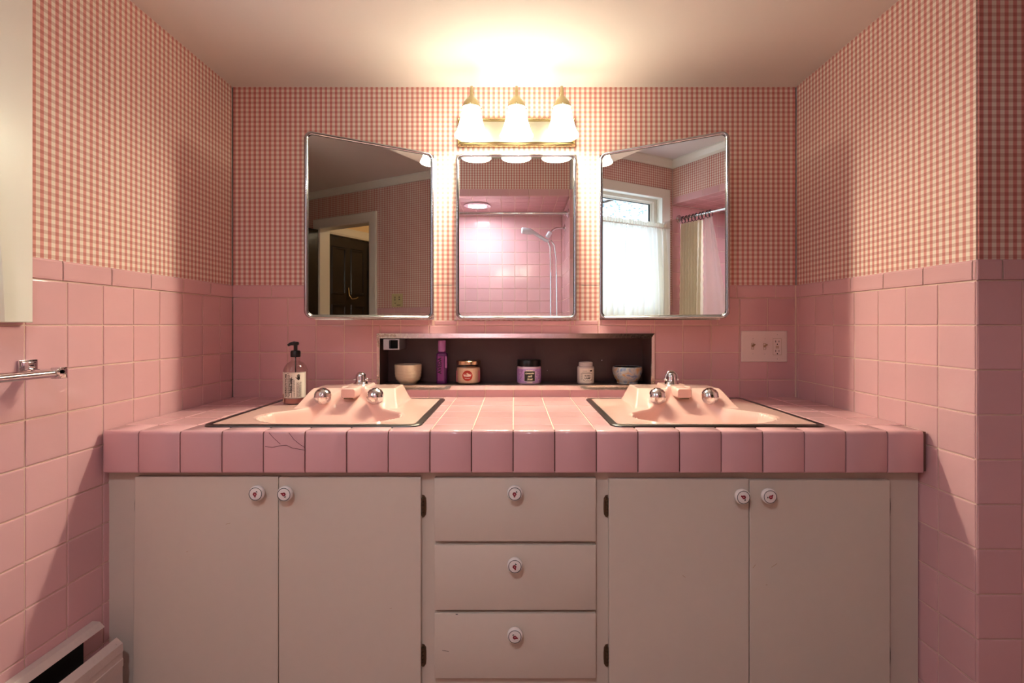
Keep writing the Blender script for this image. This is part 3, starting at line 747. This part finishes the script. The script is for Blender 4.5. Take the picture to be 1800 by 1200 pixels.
t = thing('medicine_cabinet', 'middle mirrored medicine cabinet, door closed, below the vanity light', 'cabinet', (.008, 2.0, CZ0), 0, G); cab_box(t, *CB[1])
mirror_door(t, (1014 - 801) / 900 * 1.978, DH, PX(801, 1.978), 1.9955, DZ0, 0, 1)
t = thing('medicine_cabinet', 'rightmost mirrored medicine cabinet, door swung open, reflecting the window', 'cabinet', (.568, 2.0, CZ0), 0, G); cab_box(t, *CB[2])
mirror_door(t, .466, DH, PX(1056, 1.985), 1.986, DZ0, -TH, 1)
mb = MB(); mb.tube([(.3355, 1.988, DZ0 + .02), (.3355, 1.988, DZ0 + DH - .02)], .004, 10); mb.build('piano_hinge', CHROMEW, t)

# ------------------------------------------------------------------ recessed shelf niche
t = thing('recessed_shelf', 'long recessed wall shelf with dark brown interior and worn chrome frame', 'shelf', (0, 2.0, NZ0))
ND = 2.125
mb = MB(); a, b, c, d = NX0 + .001, NX1 - .001, NZ0 + .001, NZ1 - .001
mb.quad((a, ND, c), (b, ND, c), (b, ND, d), (a, ND, d)); mb.quad((a, 1.993, c), (b, 1.993, c), (b, ND, c), (a, ND, c)); mb.quad((a, 1.993, d), (b, 1.993, d), (b, ND, d), (a, ND, d))
mb.quad((a, 1.993, c), (a, ND, c), (a, ND, d), (a, 1.993, d)); mb.quad((b, 1.993, c), (b, ND, c), (b, ND, d), (b, 1.993, d))
mb.build('interior', BROWN, t, 0)
ox0, ox1, oz0_, oz1_ = PX(662.5, 2), PX(1150.5, 2), PZ(685.5, 2), PZ(585.5, 2)
O = [(ox0, oz0_), (ox1, oz0_), (ox1, oz1_), (ox0, oz1_)]; I = [(a, c), (b, c), (b, d), (a, d)]
mb = MB(); mb.ring(O, I, XZ(2.0), [(0, -.001), (0, .004), (.06, .006), (.86, .0085), (1, .0085), (1, .004)])
# pitted corners of the frame
random.seed(3); n0 = len(mb.m)
def pits(u0, u1, v0, v1, n):
    for q in range(n):
        u, v = random.uniform(u0, u1), random.uniform(v0, v1); r_ = random.uniform(.0012, .0035)
        mb.add([(u + r_ * random.uniform(.6, 1.3) * math.cos(s_ * PI / 3.5), 2.0 - .0094 - random.uniform(0, .0006), v + r_ * random.uniform(.5, 1.1) * math.sin(s_ * PI / 3.5)) for s_ in range(7)], [tuple(range(7))])
pits(ox0 + .002, ox0 + .075, oz1_ - .014, oz1_ - .004, 70); pits(ox0 + .002, ox0 + .009, oz1_ - .06, oz1_, 30); pits(ox0 + .002, ox0 + .009, oz0_ + .01, oz0_ + .06, 26); pits(ox1 - .011, ox1 - .003, oz0_ + .015, oz0_ + .035, 14)
mb.m[n0:] = [1] * (len(mb.m) - n0); mb.build('chrome_frame', [CHROMEW, RUST], t, 0)
x0, x1, z0, z1 = PX(674, 2.0), PX(702, 2.0), PZ(614.5, 2.0), PZ(596, 2.0)
mb = MB(); q0 = PX(682, 2.0)
mb.box(x0, q0, 2.0, ND - .001, z0, z1); mb.ring(rrect(q0, x1, z0, z1, .002, 2), rrect(q0 + .004, x1 - .006, z0 + .004, z1 - .003, .002, 2), XZ(2.0), [(0, -.12), (0, 0), (1, 0), (1, -.05)])
o = mb.build('shaver_socket', GREYM, t, 0)
mb = MB(); mb.quad((q0, 2.03, z0), (x1, 2.03, z0), (x1, 2.03, z1), (q0, 2.03, z1)); mb.build('socket_recess', DARK, o, 0)
for px, py in ((1058, 633), (962, 651), (1136, 661)): MB().lathe([(.0028, 0), (.002, .0015), (0, .002)], (PX(px, ND), ND - .0005, PZ(py, ND)), 10, axis=(0, -1, 0)).build('screw', CHROME, t)

# things on the shelf
ys = 2.055; zs = NZ0 + .0016
def sc(px): return px / 900 * ys
x = PX(717.5, ys); r_ = sc(23.5)
mb = MB(); mb.lathe([(.60 * r_, 0), (.62 * r_, .003), (.70 * r_, .006), (.88 * r_, .016), (.96 * r_, .032), (.985 * r_, .058), (1.0 * r_, .0735), (.985 * r_, .0765), (.95 * r_, .0765), (.94 * r_, .071)], (x, ys, zs), 48, 0)
mb.f.pop(); mb.m.pop()
for z in (.028, .040, .052): mb.tube([((.965 + (z - .03) * .9) * r_ * math.cos(q) + x, ys + (.965 + (z - .03) * .9) * r_ * math.sin(q), zs + z) for q in [k_ * PI / 24 for k_ in range(48)]], .0008, 6, 0, True)
mb.shell([(.94 * r_, .0712), (.92 * r_, .03), (.8 * r_, .014), (.01 * r_, .011)], (x, ys, zs), 48, 1)
tag(mb.build('stoneware_bowl', [STONE, STONEIN]), 'small beige speckled stoneware bowl at the left end of the recessed shelf', 'bowl')

x = PX(777, ys)
t = thing('spray_bottle', 'slim purple bottle with lilac cap standing on the recessed shelf', 'bottle', (x, ys, zs))
r_ = sc(9.6)
mb = MB(); P = lambda k_: rrect(x - r_ * k_, x + r_ * k_, ys - r_ * .8 * k_, ys + r_ * .8 * k_, r_ * .55 * k_, 5)
zz = [(0, .93), (.003, 1), (.112, 1), (.120, .93), (.124, .70), (.130, .68)]
V = []; n = len(P(1))
for z, k_ in zz: V += [(u, v, zs + z) for u, v in P(k_)]
mb.add(V, [(i * n + j, i * n + (j + 1) % n, (i + 1) * n + (j + 1) % n, (i + 1) * n + j) for i in range(len(zz) - 1) for j in range(n)] + [tuple(reversed(range(n)))]); mb.build('body', PURPLED, t, 40)
MB().lathe([(.0150, .128), (.0155, .130), (.0155, .170), (.0145, .1725), (.0, .1730)], (x, ys, zs), 32).build('cap', LILAC, t)
mb = MB(); fr = lambda u, v: (x + u, ys - r_ * .8 - .0006, zs + v)
put2d(mb, rect2d(.023, .098), fr, 0, -.003, .060)
put2d(mb, text2d('AVEDA', .016, 0, .0004), lambda u, v: (x + u, ys - r_ * .8 - .0012, zs + v), 1, -.0065, .072, PI / 2, .066)
put2d(mb, rect2d(.0006, .1), lambda u, v: (x + u, ys - r_ * .8 - .0012, zs + v), 2, .0085, .06)
put2d(mb, rect2d(.0075, .046), lambda u, v: (x + u, ys - r_ * .8 + .0012, zs + v), 2, .0175, .086)
mb.build('label', [PURPLE, INK, LILAC], t, 0)

x = PX(823.5, ys); r_ = sc(21.5)
t = thing('salt_jar', 'squat glass jar with gold lid and round red label on the recessed shelf', 'jar', (x, ys, zs))
MB().shell([(.01 * r_, .0005), (.86 * r_, .001), (.97 * r_, .006), (1.0 * r_, .014), (1.0 * r_, .056), (.97 * r_, .066), (.93 * r_, .074), (.90 * r_, .077)], (x, ys, zs), 48).build('jar_glass', JGLASS, t)
MB().lathe([(.85 * r_, .003), (.95 * r_, .008), (.965 * r_, .02), (.965 * r_, .055), (.93 * r_, .064), (.4 * r_, .067), (0, .068)], (x, ys, zs), 40).build('contents', SALT, t)
MB().lathe([(.93 * r_, .077), (.985 * r_, .078), (.985 * r_, .0905), (.95 * r_, .0925), (0, .0928)], (x, ys, zs), 48).build('lid', GOLD, t)
mb = MB(); put2d(mb, disc2d(.0205, 40), cyl(x, ys, zs + .035, r_ + .0006), 0)
f = cyl(x, ys, zs + .035, r_ + .0011); put2d(mb, text2d('TOAST', .011, 0, .0003), f, 1, 0, -.001, 0, .031); put2d(mb, rect2d(.034, .0007, 8), f, 1, 0, .0065); put2d(mb, rect2d(.020, .0010, 6), f, 1, 0, -.011)
mb.build('label', [TOASTRED, WHITEINK], t, 0)
for a0 in (-1.12, 1.12):
    mb = MB(); put2d(mb, rect2d(.013, .045, 6), cyl(x, ys, zs + .031, r_ + .0006, a0), 0); mb.build('side_label', PINKP, t, 0)

x = PX(930, ys); r_ = sc(21.2)
t = thing('bath_salt_jar', 'lavender labelled jar with black lid in the middle of the recessed shelf', 'jar', (x, ys, zs))
MB().lathe([(.90 * r_, 0), (.98 * r_, .004), (1 * r_, .01), (1 * r_, .065), (.97 * r_, .069), (.9 * r_, .0705)], (x, ys, zs), 48).build('body', mat('lilac_jar', S(196, 166, 186), .25), t)
MB().lathe([(.94 * r_, .070), (.97 * r_, .071), (.97 * r_, .092), (.93 * r_, .0955), (0, .096)], (x, ys, zs), 48, mod=lambda a, z: 1 + .004 * math.cos(60 * a)).build('lid', BLACKP, t)
mb = MB(); f = lambda l: cyl(x, ys, zs + .034, r_ + l)
put2d(mb, rect2d(.140, .054, 40), f(.0005), 0); put2d(mb, rect2d(.0425, .039, 12), f(.0010), 1, .001, -.001); put2d(mb, rect2d(.044, .0405, 12), f(.0008), 3, .001, -.001)
for i, (s_, w) in enumerate((('Lavender', .037), ('salt', .019), ('Soak', .024))): put2d(mb, text2d(s_, .010, .4, .0002), f(.0015), 2, .001, .0105 - i * .0115, 0, w)
put2d(mb, text2d('BATH SALT', .004, 0, .0002), f(.0010), 2, .001, .0215, 0, .028); put2d(mb, text2d('LAVENDER', .004, 0, .0002), f(.0010), 2, .001, -.0245, 0, .024)
random.seed(5)
for k_ in range(60): put2d(mb, disc2d(random.uniform(.0006, .0016), 7), f(.0009), 4 if random.random() < .7 else 2, random.choice((-1, 1)) * random.uniform(.026, .045), random.uniform(-.022, .022))
mb.build('label', [LAV, INK, CREAMINK, WHITEINK, PURPLED], t, 0)

x = PX(1029.5, ys); r_ = sc(15.0)
t = thing('cosmetic_jar', 'small white glass jar with paper label and no lid on the recessed shelf', 'jar', (x, ys, zs))
MB().lathe([(.93 * r_, 0), (1 * r_, .004), (1 * r_, .063), (.97 * r_, .067), (.82 * r_, .071), (.80 * r_, .073), (.84 * r_, .0745), (.80 * r_, .077), (.84 * r_, .0795), (.80 * r_, .082), (.82 * r_, .085), (.74 * r_, .0855), (.72 * r_, .07), (.0, .066)], (x, ys, zs), 40).build('body', mat('frosted_white_glass', S(206, 192, 186), .2), t)
mb = MB(); f = lambda l: cyl(x, ys, zs + .034, r_ + l); put2d(mb, rect2d(.066, .056, 24), f(.0005), 0, .001)
put2d(mb, text2d('FLORA', .010, 0, .0003), f(.001), 1, .003, -.001, 0, .024); put2d(mb, text2d('LAMP', .009, 0, .0003), f(.001), 1, .003, -.0105, 0, .024)
for v, w, u in ((.018, .018, -.008), (.012, .036, -.002), (.008, .05, 0), (-.018, .014, .004), (-.022, .022, .004)): put2d(mb, rect2d(w, .0009, 8), f(.001), 1, u, v)
for q in range(8): put2d(mb, rect2d(.008, .0006, 3), f(.001), 1, .024, -.022 + q * .0035); put2d(mb, rect2d(.008, .0006, 3), f(.001), 1, -.021, -.016 + q * .003)
put2d(mb, ([(a * 1.5, b * .8) for a, b in disc2d(.004, 14)[0]], disc2d(.004, 14)[1]), f(.001), 1, .018, .019)
for s_ in (-1, 1): put2d(mb, rect2d(.007, .0016, 2), f(.001), 1, .003 + s_ * .015, -.018, s_ * .8)
mb.build('label', [PAPER, INK], t, 0)

x = PX(1102.5, ys); r_ = sc(26)
mb = MB(); mb.lathe([(.66 * r_, 0), (.70 * r_, .002), (.68 * r_, .007), (.74 * r_, .012), (.90 * r_, .028), (.99 * r_, .048), (1.0 * r_, .056), (.975 * r_, .066), (.955 * r_, .0675), (.93 * r_, .066)], (x, ys, zs), 48, 0)
mb.f.pop(); mb.m.pop(); mb.shell([(.93 * r_, .0661), (.95 * r_, .05), (.85 * r_, .026), (.6 * r_, .014), (.01 * r_, .012)], (x, ys, zs), 48, 1)
tag(mb.build('glazed_bowl', [BLUEG, DARK]), 'small blue and tan glazed bowl at the right end of the recessed shelf', 'bowl')

# ------------------------------------------------------------------ soap dispenser
yb = 1.800; x = PX(519.5, yb); zb = ZK + .0052; r_ = 20.3 / 900 * yb
t = thing('soap_dispenser', 'clear glass soap bottle with black pump on the left washbasin rim', 'soap dispenser', (x, yb, zb))
MB().shell([(.01, 0), (.92 * r_, .0005), (1 * r_, .006), (1 * r_, .105), (.97 * r_, .118), (.86 * r_, .131), (.66 * r_, .141), (.42 * r_, .147), (.36 * r_, .152), (.36 * r_, .166)], (x, yb, zb), 56).build('glass_bottle', BGLASS, t, 60)
MB().lathe([(.88 * r_, .003), (.94 * r_, .007), (.94 * r_, .020), (0, .021)], (x, yb, zb), 40).build('soap', SOAP, t)
mb = MB(); mb.lathe([(.39 * r_, .163), (.41 * r_, .164), (.41 * r_, .181), (.36 * r_, .185), (.20 * r_, .186), (.16 * r_, .187), (.16 * r_, .203), (.2 * r_, .206), (.26 * r_, .211), (.24 * r_, .2155), (0, .217)], (x, yb, zb), 32)
mb.tube([(x + .010, yb, zb + .209), (x - .004, yb, zb + .2105), (x - .016, yb - .004, zb + .2085), (x - .0245, yb - .006, zb + .2035)], [.0055, .0075, .0055, .0042], 12); mb.tube([(x, yb, zb + .025), (x, yb, zb + .163)], .0022, 8)
mb.build('pump', BLACKP, t)
# wrapped paper label, lettering reads upward
mb = MB(); zl = zb + .067; f = lambda l: cyl(x, yb, zl, r_ + l); H = .090
put2d(mb, rect2d(.103, H, 40), f(.0006), 0, .003)
put2d(mb, text2d('GARRISON·HOME', .0105, 0, .0004), f(.0012), 1, -.0175, 0, PI / 2, .080)
for u, h in ((-.0295, .086), (-.0268, .086), (.0505, .086), (.0185, .05)): put2d(mb, rect2d(.0008, h), f(.0012), 1, u, 0 if h > .06 else -.018)
for v in (-.0435, .0435): put2d(mb, rect2d(.08, .0009, 24), f(.0012), 1, .011, v)
random.seed(11)
for col, (u, v0, v1) in enumerate(((-.0095, -.041, .040), (-.0062, -.041, .040), (-.003, -.036, .038), (.0045, -.041, .03), (.0085, -.02, .022), (.0125, -.041, .02), (.0225, -.041, .006), (.0265, -.041, .008), (.0305, -.04, .006), (.0345, -.041, .008))):
    v = v0
    while v < v1:
        L = random.uniform(.002, .008); put2d(mb, rect2d(.0018, min(L, v1 - v)), f(.0012), 1, u, v + L / 2); v += L + .0012
put2d(mb, text2d('Hand Soap', .006, 0, .0002), f(.0012), 1, .0009, .0, PI / 2, .05)
# printed hand in its box
put2d(mb, rect2d(.019, .0008, 6), f(.0012), 1, .0275, .0105)
hx, hz = .0265, .024
put2d(mb, ([(a * .0048, b * .0062) for a, b in disc2d(1, 16)[0]], [tuple(range(16))]), f(.0012), 1, hx, hz)
for q, (dx, L) in enumerate(((-.0038, .008), (-.0013, .0105), (.0012, .0105), (.0037, .0085))): put2d(mb, rect2d(.0018, L, 1), f(.0012), 1, hx + dx * 1.05, hz + .004 + L / 2, -dx * 25)
put2d(mb, rect2d(.0020, .0085, 1), f(.0012), 1, hx - .0065, hz + .001, .7)
mb.build('label', [PAPER, INK], t, 0)
mb = MB(); put2d(mb, rect2d(.0115, .028, 6), cyl(x, yb, zb + .022, r_ + .0016), 0, -.033); put2d(mb, rect2d(.003, .017, 1), cyl(x, yb, zb + .024, r_ + .002), 1, -.035)
mb.build('sticker', [mat('tan_sticker', S(196, 160, 140), .6), INK], t, 0)

# ------------------------------------------------------------------ switch plate
x0, x1, z0, z1 = PX(1302.5, 2), PX(1383, 2), PZ(636, 2), PZ(581, 2)
t = thing('switch_plate', 'pinkish white triple wall plate with two toggles and an outlet', 'switch plate', ((x0 + x1) / 2, 2.0, z0))
mb = MB(); O = rrect(x0, x1, z0, z1, .003, 3); I = [(u + (.003 if u < (x0 + x1) / 2 else -.003), v + (.003 if v < (z0 + z1) / 2 else -.003)) for u, v in O]
mb.ring(O, I, XZ(2.0), [(0, .0), (0, .003), (.4, .005), (1, .006)]); mb.add([(u, 1.994, v) for u, v in I], [tuple(range(len(I)))]); mb.build('plate', PLATE, t, 40)
def pp(px, py): return PX(1290 + px / 15, 2), PZ(570 + py / 15, 2)
for a, b in ((475, 572), (790, 578)):
    u, v = pp(a, b); w, h = .0050, .0122
    mb = MB(); mb.ring(rrect(u - w, u + w, v - h, v + h, .001, 2), rrect(u - w * .8, u + w * .8, v - h * .9, v + h * .9, .0008, 2), XZ(1.994), [(0, .0), (0, .0012), (1, .0014), (1, -.002)]); mb.add([(u - w * .8, 1.9945, v - h * .9), (u + w * .8, 1.9945, v - h * .9), (u + w * .8, 1.9945, v + h * .9), (u - w * .8, 1.9945, v + h * .9)], [(0, 1, 2, 3)], 1)
    mb.tube([(u, 1.995, v), (u + .001, 1.987, v + .004), (u + .002, 1.979, v + .0075)], [.0040, .0036, .0030], 10); mb.build('toggle', [IVORY, DARK], t, 40)
u, v = pp(1122, 585); w, h = .0167, .0325
mb = MB(); mb.ring(rrect(u - w, u + w, v - h, v + h, .001, 2), rrect(u - w + .001, u + w - .001, v - h + .001, v + h - .001, .001, 2), XZ(1.994), [(0, 0), (.5, .0006), (1, 0)], 1); mb.add([(u - w + .001, 1.9935, v - h + .001), (u + w - .001, 1.9935, v - h + .001), (u + w - .001, 1.9935, v + h - .001), (u - w + .001, 1.9935, v + h - .001)], [(0, 1, 2, 3)], 0)
f = lambda p_, q_: (p_, 1.9930, q_)
for dv in (.0205, -.0165):
    for du, hh in ((-.0062, .0075), (.0062, .0065)): put2d(mb, rect2d(.0022, hh), f, 2, u + du, v + dv)
    put2d(mb, disc2d(.0026, 12), f, 2, u, v + dv - .0108)
for dv in (.0015, -.0045): mb.box(u - .006, u + .006, 1.9925, 1.994, v + dv - .0018, v + dv + .0018, 1)
mb.build('outlet', [PLATE, IVORY, INK], t, 0)
for a, b in ((485, 372), (800, 380), (482, 768), (795, 778), (1125, 268), (1120, 905)):
    u, v = pp(a, b); mb = MB(); mb.lathe([(.0026, 0), (.0022, .001), (0, .0014)], (u, 1.994, v), 12, axis=(0, -1, 0)); put2d(mb, rect2d(.0040, .0006), lambda p_, q_: (p_, 1.9923, q_), 1, u, v, 1.2); mb.build('screw', [PLATE, INK], t, 0)

# ------------------------------------------------------------------ vanity light
t = thing('vanity_light', 'brass three-lamp vanity light with frosted flared shades above the middle mirror', 'wall light', (.008, 2.0, 1.80))
x0, x1, z0, z1 = PX(803.5, 1.975), PX(1012, 1.975), PZ(255.5, 1.975), PZ(205, 1.975)
mb = MB(); O = rrect(x0, x1, z0, z1, .003, 2); I = rrect(x0 + .012, x1 - .012, z0 + .017, z1 - .017, .002, 2)
mb.ring(O, I, XZ(1.998), [(0, -.001), (0, .012), (.15, .020), (.35, .024), (.55, .020), (.75, .022), (.9, .016), (1, .016)]); mb.build('plate_border', BRASS, t, 50)
mb = MB(); mb.add([(u, 1.9815, v) for u, v in I], [tuple(range(len(I)))]); mb.build('back_plate', CHAMP, t, 0)
n = 46       # roped edging along the top and bottom
for zz_ in (z0 + .001, z1 - .001):
    mb = MB()
    for q in range(n): mb.lathe([(0, -.003), (.0028, -.0018), (.0035, 0), (.0028, .0018), (0, .003)], (x0 + (x1 - x0) * (q + .5) / n, 1.986, zz_), 8)
    mb.build('beaded_edge', BRASS, t)
YLMP = 1.86
LX = [PX(828.5, YLMP), PX(908, YLMP), PX(988, YLMP)]
for i, x in enumerate(LX):
    mb = MB(); mb.tube([(x, 1.985, 1.862), (x, 1.955, 1.872), (x, 1.925, 1.905), (x, 1.905, 1.945), (x, 1.888, 1.965), (x, 1.872, 1.969), (x, 1.862, 1.958), (x, YLMP, 1.940), (x, YLMP, 1.928)], .0062, 14)
    mb.lathe([(.016, 0), (.016, .004), (.010, .008)], (x, 1.9815, 1.861), 20, axis=(0, -1, 0)); mb.build('arm', BRASS, t, 50)
    mb = MB(); mb.lathe([(.0075, 1.934), (.011, 1.928), (.024, 1.913), (.032, 1.898), (.0335, 1.889), (.0305, 1.889), (.028, 1.898)], (x, YLMP, 0), 32)
    for q in range(3):
        a = q * 2 * PI / 3 + .5; mb.lathe([(.002, 0), (.002, .008), (.0035, .009), (.0035, .011)], (x + .030 * math.cos(a), YLMP + .030 * math.sin(a), 1.893), 8, axis=(math.cos(a), math.sin(a), 0))
    mb.build('fitter', BRASS, t, 50)
    mb = MB(); mb.shell([(.0275, 1.898), (.031, 1.890), (.035, 1.872), (.0425, 1.835), (.052, 1.805), (.0600, 1.790), (.0605, 1.787), (.0585, 1.7885), (.0505, 1.804), (.041, 1.835), (.0335, 1.872), (.029, 1.890)], (x, YLMP, 0), 40)
    sh_ = mb.build('shade', LAMPE, t, 60)
    MB().lathe([(0, 1.784), (.012, 1.787), (.021, 1.797), (.0225, 1.808), (.016, 1.832), (.012, 1.885), (0, 1.886)], (x, YLMP, 0), 24).build('bulb', BULBE, sh_)

# ------------------------------------------------------------------ towel rail
xb, zb_ = -1.032, .992
t = thing('towel_rail', 'chrome towel rail on the pink tiled left wall', 'towel rail', (XL, 1.13, .99))
for yy in (1.150, .60):
    mb = MB(); mb.box(XL, XL + .006, yy - .018, yy + .026, zb_ + .004, zb_ + .030, 0, .0015); mb.box(XL + .005, XL + .020, yy - .012, yy + .008, zb_ + .008, zb_ + .026, 0, .0015)
    mb.box(XL + .018, xb + .010, yy - .006, yy + .014, zb_ - .003, zb_ + .009, 0, .002); mb.box(xb - .010, xb + .010, yy + .0, yy + .022, zb_ - .013, zb_ + .013, 0, .002)
    mb.build('bracket', CHROME, t, 30)
MB().tube([(xb, .60, zb_), (xb, 1.152, zb_)], .0085, 20).build('bar', CHROME, t)

# ------------------------------------------------------------------ baseboard heater
t = thing('baseboard_heater', 'old white painted baseboard heater on the left wall beside the vanity', 'heater', (XL, .9, 0))
H0, H1 = .15, 1.334
ex_ = lambda u, v, d: (u, d, v)
mb = MB(); mb.prism([(XL + .001, .330), (XL + .020, .3285), (XL + .033, .315), (XL + .031, .314), (XL + .0195, .3265), (XL + .001, .3275)], ex_, H0, H1); mb.build('top_cover', HEAT, t, 0)
mb = MB(); P = [(XL + .064, .287), (XL + .080, .273), (XL + .0815, .252), (XL + .0795, .2505), (XL + .0795, .234), (XL + .0815, .2325), (XL + .0815, .214), (XL + .0795, .2125), (XL + .0800, .075), (XL + .078, .075), (XL + .078, .272), (XL + .0635, .285)]
mb.prism(P, ex_, H0, H1); mb.tube([(XL + .074, H1 - .014, .2785), (XL + .0755, H1 - .014, .280)], .002, 8); mb.build('front_panel', HEAT, t, 0)
mb = MB(); mb.box(XL + .0012, XL + .003, H0, H1 - .03, .05, .3265); mb.build('back_panel', DARK, t, 0)
mb = MB(); mb.tube([(XL + .038, H0, .16), (XL + .038, H1 - .05, .16)], .011, 12)
for q in range(90): mb.box(XL + .012, XL + .062, H0 + .02 + q * .0122, H0 + .0206 + q * .0122, .13, .19)
mb.build('heating_element', DARK, t, 0)
MB().box(XL + .003, XL + .077, H0 - .002, H0, .05, .30).build('end_plate', DARK, t, 0); MB().box(XL + .004, XL + .0785, H1 - .075, H1 - .07, .0, .13).build('bracket', DARK, t, 0)

# ------------------------------------------------------------------ light from outside, added hall fill light, camera
w = bpy.data.worlds.new('World'); bpy.context.scene.world = w; w.use_nodes = True
bg = w.node_tree.nodes['Background']; bg.inputs[0].default_value = (.70, .86, 1, 1); bg.inputs[1].default_value = 2.6
def area(name, loc, rot, sx, sy, power, col):
    l = bpy.data.lights.new(name, 'AREA'); l.shape = 'RECTANGLE'; l.size = sx; l.size_y = sy; l.energy = power; l.color = col
    o = bpy.data.objects.new(name, l); C.objects.link(o); o.location = loc; o.rotation_euler = rot; return o
area('window_daylight', (XL - .035, .64, 1.52), (0, -PI / 2, 0), .62, .72, 3.6, (.42, .62, 1))
l = bpy.data.lights.new('hall_fill', 'POINT'); l.energy = 4; l.color = (1, .8, .55); l.shadow_soft_size = .1  # added fill that brightens the hallway, not a fixture of the house
o = bpy.data.objects.new('hall_fill', l); C.objects.link(o); o.location = (HX + .6, .1, 2.3)

cam = bpy.data.cameras.new('camera'); cam.lens = 18; cam.sensor_width = 36; cam.sensor_fit = 'HORIZONTAL'
cam.shift_x = -4 / 1800; cam.shift_y = -28.5 / 1800; cam.clip_start = .05
co = bpy.data.objects.new('camera', cam); C.objects.link(co); co.location = (0, 0, ZC); co.rotation_euler = (PI / 2, 0, 0)
sc_ = bpy.context.scene; sc_.camera = co
vs_ = sc_.view_settings; vs_.view_transform = 'Standard'; vs_.look = 'None'; vs_.exposure = .68; vs_.gamma = 1; vs_.use_curve_mapping = False
